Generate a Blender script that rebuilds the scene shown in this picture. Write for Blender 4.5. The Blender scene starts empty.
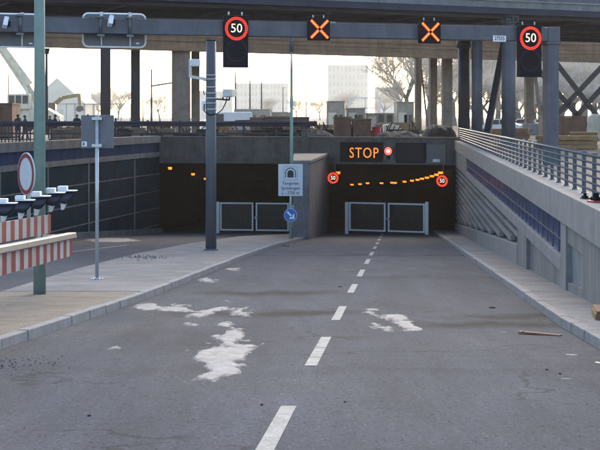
import bpy, bmesh, math, random
from mathutils import Vector, Matrix, noise
random.seed(7)
R = math.radians
S = bpy.context.scene
C = S.collection

# ---------------------------------------------------------------- camera, sky, sun, exposure
F = 1340.0                      # focal length in photo pixels (photo 600 x 450)
HOR = 117.0                     # horizon row in the photo
EYE = 1.6
cam_d = bpy.data.cameras.new('camera')
cam_d.sensor_width = 36.0
cam_d.lens = F / 600 * 36
cam_d.shift_y = -(225 - HOR) / 600
cam_d.clip_end = 6000
cam = bpy.data.objects.new('camera', cam_d)
cam.location = (0, 0, EYE)
cam.rotation_euler = (R(90), 0, 0)
C.objects.link(cam)
S.camera = cam

SUN_EL, SUN_AZ = 24.0, 8.0     # azimuth clockwise from +Y (view direction)
w = bpy.data.worlds.new('World'); S.world = w; w.use_nodes = True
nt = w.node_tree
sky = nt.nodes.new('ShaderNodeTexSky')
sky.sky_type = 'NISHITA'; sky.sun_disc = False
sky.sun_elevation = R(SUN_EL); sky.sun_rotation = R(SUN_AZ)
sky.dust_density = 1.8; sky.air_density = 1.0; sky.ozone_density = 1.2
bg = nt.nodes['Background']; bg.inputs['Strength'].default_value = 0.15
nt.links.new(sky.outputs[0], bg.inputs[0])
sd = bpy.data.lights.new('sun', 'SUN'); sd.energy = .5; sd.angle = R(25); sd.color = (1.0, .88, .72)
sun = bpy.data.objects.new('sun', sd); C.objects.link(sun)
d = Vector((math.sin(R(SUN_AZ)) * math.cos(R(SUN_EL)), math.cos(R(SUN_AZ)) * math.cos(R(SUN_EL)), math.sin(R(SUN_EL))))
sun.rotation_euler = d.to_track_quat('Z', 'Y').to_euler()
sun.location = (8, 60, 60)
S.view_settings.view_transform = 'Standard'; S.view_settings.look = 'None'
S.view_settings.exposure = 1.7; S.view_settings.gamma = 1.0
S.view_settings.use_curve_mapping = False
S.cycles.max_bounces = 6; S.cycles.volume_bounces = 1; S.cycles.use_denoising = True

# ---------------------------------------------------------------- helpers
SLOPE = 0.0664
def zr(Y): return -SLOPE * max(Y, 0.0)
def W(px, py, Y): return Vector(((px - 300) / F * Y, Y, EYE - (py - HOR) / F * Y))
def onroad(px, py, lift=0.0):
    Y = (EYE - lift) * F / (py - 206.0); return Vector(((px - 300) / F * Y, Y, zr(Y) + lift))

class MB:
    """collects shapes; with a parent thing, points may be given in world space (world=True)"""
    def __init__(s, world_of=None):
        s.v = []; s.f = []; s.mi = []; s.inv = None; s.sm = []
        if world_of is not None:
            s.inv = (Matrix.Translation(world_of.location) @ Matrix.Rotation(world_of.rotation_euler.z, 4, 'Z')).inverted()
    def add(s, vs, fs, m=0, smooth=False):
        b = len(s.v); s.v += [Vector(p) for p in vs]
        for f in fs: s.f.append([b + i for i in f]); s.mi.append(m); s.sm.append(smooth)
    def box(s, x0, x1, y0, y1, z0, z1, m=0):
        s.hexa([(x0,y0,z0),(x1,y0,z0),(x1,y1,z0),(x0,y1,z0),(x0,y0,z1),(x1,y0,z1),(x1,y1,z1),(x0,y1,z1)], m)
    def hexa(s, p, m=0):
        s.add(p, [(0,3,2,1),(4,5,6,7),(0,1,5,4),(1,2,6,5),(2,3,7,6),(3,0,4,7)], m)
    def cbox(s, c, sz, rz=0, m=0, ry=0, rx=0):
        M = Matrix.Translation(Vector(c)) @ Matrix.Rotation(rz,4,'Z') @ Matrix.Rotation(ry,4,'Y') @ Matrix.Rotation(rx,4,'X')
        a,b,h = sz[0]/2, sz[1]/2, sz[2]/2
        s.hexa([M @ Vector(p) for p in [(-a,-b,-h),(a,-b,-h),(a,b,-h),(-a,b,-h),(-a,-b,h),(a,-b,h),(a,b,h),(-a,b,h)]], m)
    def cyl(s, p0, p1, r0, r1=None, n=10, m=0, cap=True, smooth=True):
        p0 = Vector(p0); p1 = Vector(p1); r1 = r0 if r1 is None else r1
        ax = (p1 - p0); 
        if ax.length < 1e-9: return
        q = ax.to_track_quat('Z', 'Y'); vs = []
        for p, r in ((p0, r0), (p1, r1)):
            for i in range(n):
                a = 2*math.pi*i/n; vs.append(p + q @ Vector((r*math.cos(a), r*math.sin(a), 0)))
        s.add(vs, [(i,(i+1)%n,n+(i+1)%n,n+i) for i in range(n)], m, smooth)
        if cap:
            b = len(s.v) - 2*n
            s.f.append([b+i for i in range(n-1,-1,-1)]); s.mi.append(m); s.sm.append(False)
            s.f.append([b+n+i for i in range(n)]); s.mi.append(m); s.sm.append(False)
    def tube(s, pts, r, n=6, m=0):
        for a, b in zip(pts, pts[1:]): s.cyl(a, b, r, r, n, m)
    def bar(s, p0, p1, wd, th, m=0, up=(0,0,1)):
        p0 = Vector(p0); p1 = Vector(p1); t = (p1-p0).normalized(); up = Vector(up)
        sd = t.cross(up); 
        if sd.length < 1e-6: sd = t.cross(Vector((1,0,0)))
        sd.normalize(); u = sd.cross(t)
        a = sd*wd/2; b = u*th/2
        s.hexa([p0-a-b, p0+a-b, p1+a-b, p1-a-b, p0-a+b, p0+a+b, p1+a+b, p1-a+b], m)
    def disc(s, c, r, th, n=28, m=0, ax=(0,-1,0)):
        c = Vector(c); ax = Vector(ax).normalized(); s.cyl(c, c + ax*th, r, r, n, m, smooth=False)
    def ring(s, c, r0, r1, th, n=36, m=0, a0=0, a1=2*math.pi):
        c = Vector(c); vs = []; fs = []
        full = abs(a1-a0-2*math.pi) < 1e-6; k = n if full else n+1
        for i in range(k):
            a = a0 + (a1-a0)*i/n; cs, sn = math.cos(a), math.sin(a)
            for r, y in ((r0,0),(r1,0),(r1,-th),(r0,-th)): vs.append(c + Vector((r*cs, y, r*sn)))
        for i in range(n):
            j = (i+1) % k
            for q in range(4): fs.append((4*i+q, 4*i+(q+1)%4, 4*j+(q+1)%4, 4*j+q))
        s.add(vs, fs, m)
    def prism(s, pts, axis, a, b, m=0):
        """pts 2D outline in the two other axes, extruded along axis from a to b"""
        n = len(pts); vs = []
        for t in (a, b):
            for (p, q) in pts:
                vs.append({'x': (t,p,q), 'y': (p,t,q), 'z': (p,q,t)}[axis])
        s.add(vs, [list(range(n))[::-1], [n+i for i in range(n)]] + [(i,(i+1)%n,n+(i+1)%n,n+i) for i in range(n)], m)
    def mesh(s, name):
        me = bpy.data.meshes.new(name)
        me.from_pydata([tuple(v) for v in s.v], [], s.f)
        for p, mi, sm in zip(me.polygons, s.mi, s.sm): p.material_index = mi; p.use_smooth = sm
        bm = bmesh.new(); bm.from_mesh(me); bmesh.ops.recalc_face_normals(bm, faces=bm.faces); bm.to_mesh(me); bm.free()
        return me
    def build(s, name, mats, parent=None, center=True, bevel=0.0):
        if s.inv is not None: s.v = [s.inv @ p for p in s.v]
        o = bpy.data.objects.new(name, None) if False else None
        c = Vector((0,0,0))
        if center:
            xs = [p.x for p in s.v]; ys = [p.y for p in s.v]; zs = [p.z for p in s.v]
            c = Vector(((min(xs)+max(xs))/2, (min(ys)+max(ys))/2, min(zs)))
            s.v = [p - c for p in s.v]
        me = s.mesh(name)
        for m in (mats if isinstance(mats, (list, tuple)) else [mats]): me.materials.append(m)
        o = bpy.data.objects.new(name, me); C.objects.link(o); o.location = c
        if parent is not None: o.parent = parent
        if bevel:
            b = o.modifiers.new('bevel', 'BEVEL'); b.width = bevel; b.segments = 2; b.limit_method = 'ANGLE'
        return o

def tag(o, label=None, cat=None, group=None, kind=None):
    if label: o['label'] = label
    if cat: o['category'] = cat
    if group: o['group'] = group
    if kind: o['kind'] = kind
    return o
def thing(name, label, cat, loc=(0,0,0), rz=0.0, group=None):
    o = bpy.data.objects.new(name, None); C.objects.link(o)
    o.empty_display_size = .2; o.location = loc; o.rotation_euler = (0,0,rz)
    return tag(o, label, cat, group)
def inst(src, name, parent, loc, rz=0.0, scale=None):
    c = src.copy() if src.name == name else bpy.data.objects.new(name, src.data)
    C.objects.link(c); c.parent = parent; c.location = loc; c.rotation_euler = (0,0,rz)
    if scale: c.scale = scale
    return c
def copy_tree(o, parent=None):
    c = o.copy(); C.objects.link(c); c.parent = parent
    for ch in list(o.children): copy_tree(ch, c)
    return c

def text_mesh(body, size, name, m, parent, loc, extrude=.004, bold=0.0, sx=1.0, align='CENTER', space=1.0):
    cu = bpy.data.curves.new('txt', 'FONT'); cu.body = body; cu.size = size; cu.extrude = extrude; cu.offset = bold
    cu.align_x = align; cu.space_character = space; cu.align_y = 'CENTER'; cu.resolution_u = 3
    t = bpy.data.objects.new('txt', cu); C.objects.link(t)
    dg = bpy.context.evaluated_depsgraph_get()
    me = bpy.data.meshes.new_from_object(t.evaluated_get(dg))
    bpy.data.objects.remove(t); 
    for v in me.vertices: v.co = Vector((v.co.x*sx, -v.co.z, v.co.y))
    me.materials.clear(); me.materials.append(m)
    o = bpy.data.objects.new(name, me); C.objects.link(o); o.parent = parent; o.location = loc
    return o

# ---------------------------------------------------------------- materials
def mat(name, col, rough=.7, var=.2, scale=3.0, bump=.0, bscale=60.0, metal=0.0, stain=0.0, stretch=None, emit=None, es=0.0, spec=.4, fine=0.0):
    m = bpy.data.materials.new(name); m.use_nodes = True
    n = m.node_tree.nodes; L = m.node_tree.links; b = n['Principled BSDF']
    b.inputs['Roughness'].default_value = rough; b.inputs['Metallic'].default_value = metal
    b.inputs['Specular IOR Level'].default_value = spec
    g = n.new('ShaderNodeNewGeometry'); mp = n.new('ShaderNodeMapping'); L.new(g.outputs['Position'], mp.inputs[0])
    if stretch: mp.inputs['Scale'].default_value = stretch
    t = n.new('ShaderNodeTexNoise'); t.inputs['Scale'].default_value = scale; t.inputs['Detail'].default_value = 7; t.inputs['Roughness'].default_value = .65
    L.new(mp.outputs[0], t.inputs['Vector'])
    r = n.new('ShaderNodeMapRange'); r.inputs[1].default_value = .3; r.inputs[2].default_value = .7
    r.inputs[3].default_value = 1 - var; r.inputs[4].default_value = 1 + var; L.new(t.outputs[0], r.inputs[0])
    last = r.outputs[0]
    if fine:
        tf = n.new('ShaderNodeTexNoise'); tf.inputs['Scale'].default_value = 45; tf.inputs['Detail'].default_value = 3
        L.new(g.outputs['Position'], tf.inputs['Vector'])
        rf = n.new('ShaderNodeMapRange'); rf.inputs[1].default_value = .3; rf.inputs[2].default_value = .7
        rf.inputs[3].default_value = 1 - fine; rf.inputs[4].default_value = 1 + fine; L.new(tf.outputs[0], rf.inputs[0])
        mm = n.new('ShaderNodeMath'); mm.operation = 'MULTIPLY'; L.new(last, mm.inputs[0]); L.new(rf.outputs[0], mm.inputs[1]); last = mm.outputs[0]
    if stain:
        t2 = n.new('ShaderNodeTexNoise'); t2.inputs['Scale'].default_value = .9; t2.inputs['Detail'].default_value = 8; t2.inputs['Roughness'].default_value = .7
        mp2 = n.new('ShaderNodeMapping'); mp2.inputs['Scale'].default_value = (2.2, 2.2, .35); L.new(g.outputs['Position'], mp2.inputs[0]); L.new(mp2.outputs[0], t2.inputs['Vector'])
        r2 = n.new('ShaderNodeMapRange'); r2.inputs[1].default_value = .42; r2.inputs[2].default_value = .68
        r2.inputs[3].default_value = 1.0; r2.inputs[4].default_value = 1 - stain; L.new(t2.outputs[0], r2.inputs[0])
        mm = n.new('ShaderNodeMath'); mm.operation = 'MULTIPLY'; L.new(last, mm.inputs[0]); L.new(r2.outputs[0], mm.inputs[1]); last = mm.outputs[0]
    vm = n.new('ShaderNodeVectorMath'); vm.operation = 'SCALE'; vm.inputs[0].default_value = col[:3]; L.new(last, vm.inputs['Scale'])
    L.new(vm.outputs[0], b.inputs['Base Color'])
    if bump:
        t3 = n.new('ShaderNodeTexNoise'); t3.inputs['Scale'].default_value = bscale; t3.inputs['Detail'].default_value = 4
        L.new(mp.outputs[0], t3.inputs['Vector'])
        bp = n.new('ShaderNodeBump'); bp.inputs['Strength'].default_value = bump; bp.inputs['Distance'].default_value = .02
        L.new(t3.outputs[0], bp.inputs['Height']); L.new(bp.outputs[0], b.inputs['Normal'])
    if emit:
        b.inputs['Emission Color'].default_value = (*emit, 1); b.inputs['Emission Strength'].default_value = es
    return m

def road_material():
    m = bpy.data.materials.new('asphalt'); m.use_nodes = True
    n = m.node_tree.nodes; L = m.node_tree.links; b = n['Principled BSDF']
    g = n.new('ShaderNodeNewGeometry'); pos = g.outputs['Position']
    sp = n.new('ShaderNodeSeparateXYZ'); L.new(pos, sp.inputs[0])
    def nz(scale, detail=4, sc=None, rough=.6):
        t = n.new('ShaderNodeTexNoise'); t.inputs['Scale'].default_value = scale; t.inputs['Detail'].default_value = detail; t.inputs['Roughness'].default_value = rough
        if sc:
            mp = n.new('ShaderNodeMapping'); mp.inputs['Scale'].default_value = sc; L.new(pos, mp.inputs[0]); L.new(mp.outputs[0], t.inputs['Vector'])
        else: L.new(pos, t.inputs['Vector'])
        return t.outputs[0]
    def rng(x, a, b_, c, d_):
        r = n.new('ShaderNodeMapRange'); L.new(x, r.inputs[0])
        for i, v in zip((1,2,3,4), (a,b_,c,d_)): r.inputs[i].default_value = v
        return r.outputs[0]
    def op(o, a, b_=None):
        q = n.new('ShaderNodeMath'); q.operation = o
        for i, x in enumerate((a, b_)):
            if x is None: continue
            if isinstance(x, (int, float)): q.inputs[i].default_value = x
            else: L.new(x, q.inputs[i])
        return q.outputs[0]
    f = rng(nz(48, 4, None, .8), .30, .70, .58, 1.44)                               # aggregate
    f = op('MULTIPLY', f, rng(nz(30, 6, (1, .40, 1), .85), .32, .68, .74, 1.27))
    sv = n.new('ShaderNodeTexVoronoi'); sv.inputs['Scale'].default_value = 44; smp = n.new('ShaderNodeMapping'); smp.inputs['Scale'].default_value = (1, .35, 1); L.new(pos, smp.inputs[0]); L.new(smp.outputs[0], sv.inputs['Vector'])
    sc_ = n.new('ShaderNodeSeparateXYZ'); L.new(sv.outputs['Color'], sc_.inputs[0])
    f = op('MULTIPLY', f, op('ADD', 1.0, op('SUBTRACT', rng(sc_.outputs[0], .90, .94, 0, .22), rng(sc_.outputs[1], .93, .96, 0, .28))))
    f = op('MULTIPLY', f, rng(nz(.55, 8, (1, .3, 1), .7), .3, .7, .78, 1.2))
    f = op('MULTIPLY', f, rng(nz(1.7, 8, (1.6, .14, 1), .75), .3, .7, .86, 1.14))
    f = op('MULTIPLY', f, rng(nz(5.5, 6, None, .75), .62, .75, 1, 1.3))      # broad unevenness
    f = op('MULTIPLY', f, rng(nz(2.6, 6, (1, .12, 1)), .35, .75, 1.05, .86)) # drag streaks
    # damp bands that cross the carriageway, uneven edges: (y centre, half width, x0, x1, strength)
    wob = rng(nz(.7, 5, (1, .2, 1)), .2, .8, -.9, .9)
    yy = op('ADD', sp.outputs[1], wob)
    edge = rng(nz(1.3, 7, (.5, .25, 1), .75), 0.30, .50, .1, 1)
    damp = None
    for (yc, hw, x0, x1, st) in ((24.8, 1.0, -1.6, .5, .72), (19.9, .75, -1.7, .7, .85), (18.4, .8, 1.5, 3.6, .75), (19.6, .6, 2.0, 4.2, .65), (43.5, 1.0, -2, 6.5, .4), (13.0, .5, -4, 5, .16), (30, 1.2, 1.0, 4.6, .22), (15.4, 3.2, -1.7, -.2, .3)):
        a = rng(op('ABSOLUTE', op('SUBTRACT', yy, yc)), hw*.2, hw, st, 0)
        a = op('MULTIPLY', a, rng(sp.outputs[0], x0-.6, x0+.5, 0, 1)); a = op('MULTIPLY', a, rng(sp.outputs[0], x1-.5, x1+.6, 1, 0))
        a = op('MULTIPLY', a, edge); damp = a if damp is None else op('MAXIMUM', damp, a)
    f = op('MULTIPLY', f, op('SUBTRACT', 1.0, damp))
    # wheel tracks, darker and smoother, along both lanes
    lat = op('SUBTRACT', sp.outputs[0], op('ADD', op('MULTIPLY', sp.outputs[1], .0728), -.869))
    lat = op('ADD', lat, rng(nz(.3, 3, (1, .3, 1)), .2, .8, -.25, .25))
    for c_ in (-2.5, -.95, .85, 2.2):
        a = rng(op('ABSOLUTE', op('SUBTRACT', lat, c_)), .12, .50, .13, 0)
        f = op('MULTIPLY', f, op('SUBTRACT', 1.0, op('MULTIPLY', a, rng(nz(.9, 6, (1, .2, 1)), .3, .65, .2, 1))))
    # fine cracks
    vo = n.new('ShaderNodeTexVoronoi'); vo.feature = 'DISTANCE_TO_EDGE'; vo.inputs['Scale'].default_value = .32
    dm = n.new('ShaderNodeVectorMath'); dm.operation = 'ADD'; nv = n.new('ShaderNodeTexNoise'); nv.inputs['Scale'].default_value = 1.4; nv.inputs['Detail'].default_value = 6
    L.new(pos, nv.inputs['Vector']); L.new(pos, dm.inputs[0]); L.new(nv.outputs['Color'], dm.inputs[1]); L.new(dm.outputs[0], vo.inputs['Vector'])
    f = op('MULTIPLY', f, op('SUBTRACT', 1.0, op('MULTIPLY', rng(vo.outputs['Distance'], .003, .011, .45, 0), rng(nz(.45, 3), .48, .56, 0, 1))))
    # thin pale scratch / joint lines across the lane
    for (yc, x0, x1) in ((13.35, .6, 3.2), (14.15, .3, 3.6), (15.2, -3, -.4), (42.0, -1.5, 6), (31.5, 1.1, 2.4)):
        a = rng(op('ABSOLUTE', op('SUBTRACT', op('ADD', sp.outputs[1], rng(nz(.8, 2), 0, 1, -.25, .25)), yc)), .015, .05, .28, 0)
        a = op('MULTIPLY', a, rng(sp.outputs[0], x0, x0+.3, 0, 1)); a = op('MULTIPLY', a, rng(sp.outputs[0], x1-.3, x1, 1, 0))
        a = op('MULTIPLY', a, rng(nz(3, 3), .35, .6, .2, 1)); f = op('ADD', f, a)
    # sandy wash in the foreground left
    sand = op('MULTIPLY', rng(nz(.35, 6, (1, .4, 1)), .42, .66, 0, .75), rng(sp.outputs[0], -.6, -2.2, .25, 1))
    sand = op('MULTIPLY', sand, rng(sp.outputs[1], 30, 20, 0, 1))
    mx = n.new('ShaderNodeMix'); mx.data_type = 'RGBA'; L.new(sand, mx.inputs[0])
    mx.inputs[6].default_value = (.062, .070, .086, 1); mx.inputs[7].default_value = (.118, .110, .104, 1)
    vm = n.new('ShaderNodeVectorMath'); vm.operation = 'SCALE'; L.new(mx.outputs[2], vm.inputs[0]); L.new(op('MAXIMUM', f, .22), vm.inputs['Scale'])
    L.new(vm.outputs[0], b.inputs['Base Color'])
    b.inputs['Roughness'].default_value = .95
    b.inputs['Specular IOR Level'].default_value = .12
    bp = n.new('ShaderNodeBump'); bp.inputs['Strength'].default_value = .5; bp.inputs['Distance'].default_value = .012
    L.new(nz(55, 3), bp.inputs['Height']); L.new(bp.outputs[0], b.inputs['Normal'])
    return m

M = {}
M['asphalt'] = road_material()
M['paint'] = mat('road_paint', (.225, .235, .232), .8, .3, 7, .2, fine=.25)
M['snow'] = mat('old_snow', (.19, .196, .204), .8, .4, 6, .5, 14, fine=.10, spec=.5)
def thin_ice(m):
    n = m.node_tree.nodes; L = m.node_tree.links; b = n['Principled BSDF']
    a = n.new('ShaderNodeAttribute'); a.attribute_name = 'thickness'
    g = n.new('ShaderNodeNewGeometry'); mp = n.new('ShaderNodeMapping'); mp.inputs['Scale'].default_value = (1, .4, 1); L.new(g.outputs['Position'], mp.inputs[0])
    t = n.new('ShaderNodeTexNoise'); t.inputs['Scale'].default_value = 11; t.inputs['Detail'].default_value = 6; t.inputs['Roughness'].default_value = .7; L.new(mp.outputs[0], t.inputs['Vector'])
    r1 = n.new('ShaderNodeMapRange'); r1.inputs[1].default_value = 0; r1.inputs[2].default_value = .075; r1.inputs[3].default_value = -.15; r1.inputs[4].default_value = .55; L.new(a.outputs['Fac'], r1.inputs[0])
    ad = n.new('ShaderNodeMath'); ad.operation = 'ADD'; ad.use_clamp = True; L.new(r1.outputs[0], ad.inputs[0]); L.new(t.outputs[0], ad.inputs[1])
    L.new(ad.outputs[0], b.inputs['Alpha'])
thin_ice(M['snow'])
M['pave'] = mat('pavement_asphalt', (.20, .19, .183), .92, .26, .9, .35, 50, fine=.26, spec=.15)
M['gravel'] = mat('gravel_strip', (.24, .23, .225), .95, .25, 9, .9, 40, fine=.4)
M['sand'] = mat('sandy_soil', (.195, .162, .125), .98, .26, 1.8, .8, 28, fine=.28)
M['kerb'] = mat('kerb_stone_concrete', (.215, .212, .212), .88, .22, 3, .3, 60, fine=.12)
M['conc'] = mat('board_formed_concrete', (.19, .188, .185), .85, .16, 3.5, .25, 22, stain=.38, stretch=(1, 1, .12), fine=.08)
M['conc_top'] = mat('coping_concrete', (.215, .213, .214), .85, .16, 2.5, .25, 40, stain=.15, fine=.1)
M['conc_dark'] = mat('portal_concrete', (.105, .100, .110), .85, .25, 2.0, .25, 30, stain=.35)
M['conc_old'] = mat('left_wall_concrete', (.15, .145, .15), .9, .25, 2.0, .2, 30, stain=.35)
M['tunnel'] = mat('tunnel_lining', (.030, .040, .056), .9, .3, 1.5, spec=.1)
M['tile_blue'] = mat('blue_wall_cladding', (.012, .034, .095), .85, .35, 1.2, stain=.3, spec=.06)
M['panel_dark'] = mat('dark_acoustic_panel', (.008, .028, .042), .95, .45, 1.0, .3, 40, stain=.2, spec=.04)
M['glaze'] = mat('blue_glazing', (.016, .055, .165), .22, .5, .9, spec=.5)
M['rail'] = mat('galvanised_rail', (.11, .12, .135), .42, .15, 8, metal=.55)
M['rail_post'] = mat('rail_post_paint', (.07, .085, .11), .5, .2, 6, metal=.2)
M['steel_blue'] = mat('blue_grey_painted_steel', (.090, .097, .122), .55, .2, 2.5, metal=.1, stain=.32, bump=.08, bscale=9)
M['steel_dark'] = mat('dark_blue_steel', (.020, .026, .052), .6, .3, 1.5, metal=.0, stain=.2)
M['steel_brown'] = mat('weathered_brown_girder', (.20, .118, .070), .8, .3, 1.2, stain=.35, stretch=(.25, .25, 2.5))
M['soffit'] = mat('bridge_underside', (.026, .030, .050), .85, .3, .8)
M['fascia'] = mat('bridge_fascia', (.16, .165, .18), .8, .2, 1.5, stain=.3)
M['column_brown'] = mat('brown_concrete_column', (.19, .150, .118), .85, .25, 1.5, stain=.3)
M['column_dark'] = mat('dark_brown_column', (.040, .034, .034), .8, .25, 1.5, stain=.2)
M['pole_green'] = mat('green_painted_pole', (.20, .285, .26), .55, .16, 3, stain=.34)
M['pole_grey'] = mat('grey_mast_paint', (.088, .096, .115), .5, .14, 3, stain=.15)
M['galv'] = mat('galvanised_steel', (.46, .48, .50), .42, .15, 7, metal=.45, fine=.08)
M['alu_back'] = mat('sign_back_aluminium', (.125, .130, .150), .55, .12, 4, metal=.2)
M['white_frame'] = mat('white_frame_paint', (.80, .83, .84), .5, .1, 6)
M['white'] = mat('white_paint', (.74, .75, .77), .5, .08, 5)
M['sign_white'] = mat('sign_white', (.50, .52, .56), .5, .06, 5)
M['red'] = mat('red_sheeting', (.21, .007, .015), .5, .2, 6, stain=.2)
M['redw'] = mat('white_sheeting', (.37, .38, .37), .5, .18, 6, stain=.3)
M['blue'] = mat('blue_sheeting', (.012, .12, .42), .45, .08, 5)
M['black'] = mat('black_housing', (.007, .008, .014), .8, .2, 5, spec=.08)
M['lens_off'] = mat('dark_lens', (.012, .014, .03), .5, .2, 5, spec=.15)
M['ink'] = mat('black_print', (.02, .02, .025), .6, .1, 5)
M['led_white'] = mat('led_white', (.05, .05, .05), .5, 0, 1, emit=(1, .90, .66), es=.42)
M['led_red'] = mat('led_red', (.05, .005, .005), .5, 0, 1, emit=(1, .034, .012), es=.75)
M['led_orange'] = mat('led_orange', (.05, .02, .005), .5, 0, 1, emit=(1, .30, .025), es=.55)
M['led_stop'] = mat('led_stop_orange', (.05, .02, .005), .5, 0, 1, emit=(1, .22, .03), es=.52)
M['led_rim'] = mat('led_red_rim', (.04, .004, .004), .5, 0, 1, emit=(1, .04, .012), es=.36)
M['lamp_red'] = mat('signal_red_lit', (.8, .05, .05), .4, 0, 1, emit=(1, .06, .05), es=1.0)
M['lamp_core'] = mat('signal_core_lit', (.9, .8, .7), .4, 0, 1, emit=(1, .55, .45), es=1.0)
M['sodium'] = mat('sodium_lamp_lit', (.8, .4, .1), .4, 0, 1, emit=(1, .15, .012), es=1.1)
M['wood'] = mat('weathered_plank', (.22, .105, .055), .8, .25, 6, .3, 30)
M['timber'] = mat('stacked_timber', (.21, .125, .06), .85, .25, 3)
M['container'] = mat('brown_container_paint', (.17, .10, .075), .75, .25, 1.5, stain=.3)
M['site_grey'] = mat('grey_site_cabin', (.34, .29, .22), .8, .2, 1.5, stain=.2)
M['cream'] = mat('cream_machine_paint', (.72, .62, .46), .6, .15, 2, stain=.25)
M['yellow'] = mat('yellow_machine_paint', (.34, .25, .11), .6, .15, 2, stain=.25)
M['glass_dark'] = mat('dark_window_glass', (.03, .035, .045), .1, .2, 1, spec=.6)
M['rubber'] = mat('tyre_rubber', (.02, .02, .022), .85, .2, 8)
M['car_white'] = mat('white_car_paint', (.68, .69, .70), .3, .05, 2)
M['car_grey'] = mat('silver_car_paint', (.35, .37, .40), .3, .05, 2)
M['dirt'] = mat('site_ground', (.16, .125, .09), .95, .3, .25, .3, 3)
M['heap'] = mat('dark_soil_heap', (.014, .013, .016), .95, .3, 1.4, .6, 6)
M['bark'] = mat('bare_bark', (.20, .18, .16), .9, .25, 4)
M['frost_haze'] = mat('frosty_hazed_twigs', (.74, .65, .54), .9, .15, 2)  # pale twig colour holds both frost and the fading of distant haze
M['cloth1'] = mat('dark_coat_cloth', (.018, .018, .024), .9, .2, 10)
M['cloth2'] = mat('brown_coat_cloth', (.045, .032, .026), .9, .2, 10)
M['skin'] = mat('skin', (.36, .22, .16), .6, .1, 10)
M['far_wall'] = mat('far_building_wall', (.72, .63, .52), .9, .1, .2)  # kept pale so the haze's fading sits in the wall colour
M['far_roof'] = mat('far_building_roof', (.60, .52, .42), .9, .1, .2)  # close to the wall tone, low contrast of haze put into colour
M['plastic'] = mat('translucent_plastic_wrap', (.50, .50, .44), .4, .3, 3, stretch=(1, 1, .2))
M['redplastic'] = mat('red_plastic', (.45, .02, .05), .5, .15, 8)

# ---------------------------------------------------------------- setting: ground, road, pavements
WX = lambda Y: 2.85 + .079 * Y               # inner face of the right-hand wall
LW = [(-8.4,80.2),(-10.8,68.3),(-12.8,57.0),(-14.5,45.0),(-15.8,30.0),(-16.8,10.0),(-17.4,-30.0)]   # left wall face
LWo = [(x-.5, y) for x, y in LW]
g = MB()
FARY, FARX = 3000, 1700
g.add([(WX(-30)+.45,-30,0),(FARX,-30,0),(FARX,77,0),(WX(77)+.45,77,0)], [(0,1,2,3)])
g.add([(-FARX,80.6,0),(-8.9,80.6,0),(1.7,79.5,0),(WX(77)+.45,77,0),(FARX,77,0),(FARX,FARY,0),(-FARX,FARY,0)], [tuple(range(7))])
lo = [(x, y, 0) for x, y in LWo] ; lo[0] = (-8.9, 80.6, 0)
g.add(lo + [(-FARX,-30,0),(-FARX,80.6,0)], [tuple(range(len(lo)+2))])
g.add([(-FARX,-300,0),(FARX,-300,0),(FARX,-30,0),(-FARX,-30,0)], [(0,1,2,3)])
tag(g.build('ground', M['dirt']), kind='structure')

r = MB()
st = [-30, 0, 10, 30, 45, 57, 68.3, 80.2, 80.25, 178]
def lx(Y):
    if Y > 80.2: return -10.5
    for (x0,y0),(x1,y1) in zip(LW, LW[1:]):
        if y1 <= Y <= y0: return x0 + (x1-x0)*(Y-y0)/(y1-y0) - .3
vs = []
for Y in st: vs += [(lx(Y), Y, zr(Y)), ((WX(Y) if Y < 80.22 else 15) + .3, Y, zr(Y))]
r.add(vs, [(2*i, 2*i+1, 2*i+3, 2*i+2) for i in range(len(st)-1)])
road = tag(r.build('road', M['asphalt'], center=False), kind='structure')

# kerb lines
CL = lambda Y: -.166 + (Y - 9.66) * .0728    # carriageway centre line
KL = [(-4.6,-10.0),(-3.95,6.0),(-3.33,14.9),(-3.0,18.5),(-2.59,23.6),(-2.15,32.0),(-1.70,40.5),(-.95,52.3),(.0,62.0),(.62,67.5),(1.55,78.9)]
def kl(Y):
    for (x0,y0),(x1,y1) in zip(KL, KL[1:]):
        if y0 <= Y <= y1: return x0 + (x1-x0)*(Y-y0)/(y1-y0)
    return KL[-1][0]
def kr(Y): return CL(Y) + 3.02 + (.03*(18-Y) if Y < 18 else 0)
KH = .12
def strip(name, fa, fb, ys, lift, m, th=.25):
    b = MB(); vs = []
    for Y in ys: vs += [(fa(Y), Y, zr(Y)+lift), (fb(Y), Y, zr(Y)+lift), (fb(Y), Y, zr(Y)-th), (fa(Y), Y, zr(Y)-th)]
    fs = []
    for i in range(len(ys)-1):
        for q in range(4): fs.append((4*i+q, 4*i+(q+1)%4, 4*i+4+(q+1)%4, 4*i+4+q))
    fs += [(0,1,2,3), tuple(4*(len(ys)-1)+q for q in (3,2,1,0))]
    b.add(vs, fs); return tag(b.build(name, m, center=False), kind='structure')
IL = [(-5.6,-10.0),(-5.3,15.0),(-5.2,23.0),(-5.3,31.5),(-5.1,42.2),(-4.4,53.6),(-2.95,66.0),(-1.6,69.5),(-.7,71.0),(-.45,78.9)]
def il(Y):
    for (x0,y0),(x1,y1) in zip(IL, IL[1:]):
        if y0 <= Y <= y1: return x0 + (x1-x0)*(Y-y0)/(y1-y0)
    return IL[-1][0]
def frange(a, b, n): return [a + (b-a)*i/n for i in range(n+1)]
KW = .16
strip('sandy_verge', il, lambda Y: kl(Y)-KW, frange(-10, 23.4, 24), KH-.012, M['sand'])
strip('traffic_island', il, lambda Y: kl(Y)-KW, frange(23.4, 78.9, 50), KH-.006, M['pave'])
strip('gravel_footway', lambda Y: kr(Y)+KW, lambda Y: WX(Y)+.1, frange(2, 19.6, 8), KH-.008, M['gravel'])
strip('footway', lambda Y: kr(Y)+KW, lambda Y: WX(Y)+.1, frange(19.6, 82, 8), KH-.006, M['pave'])

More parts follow.
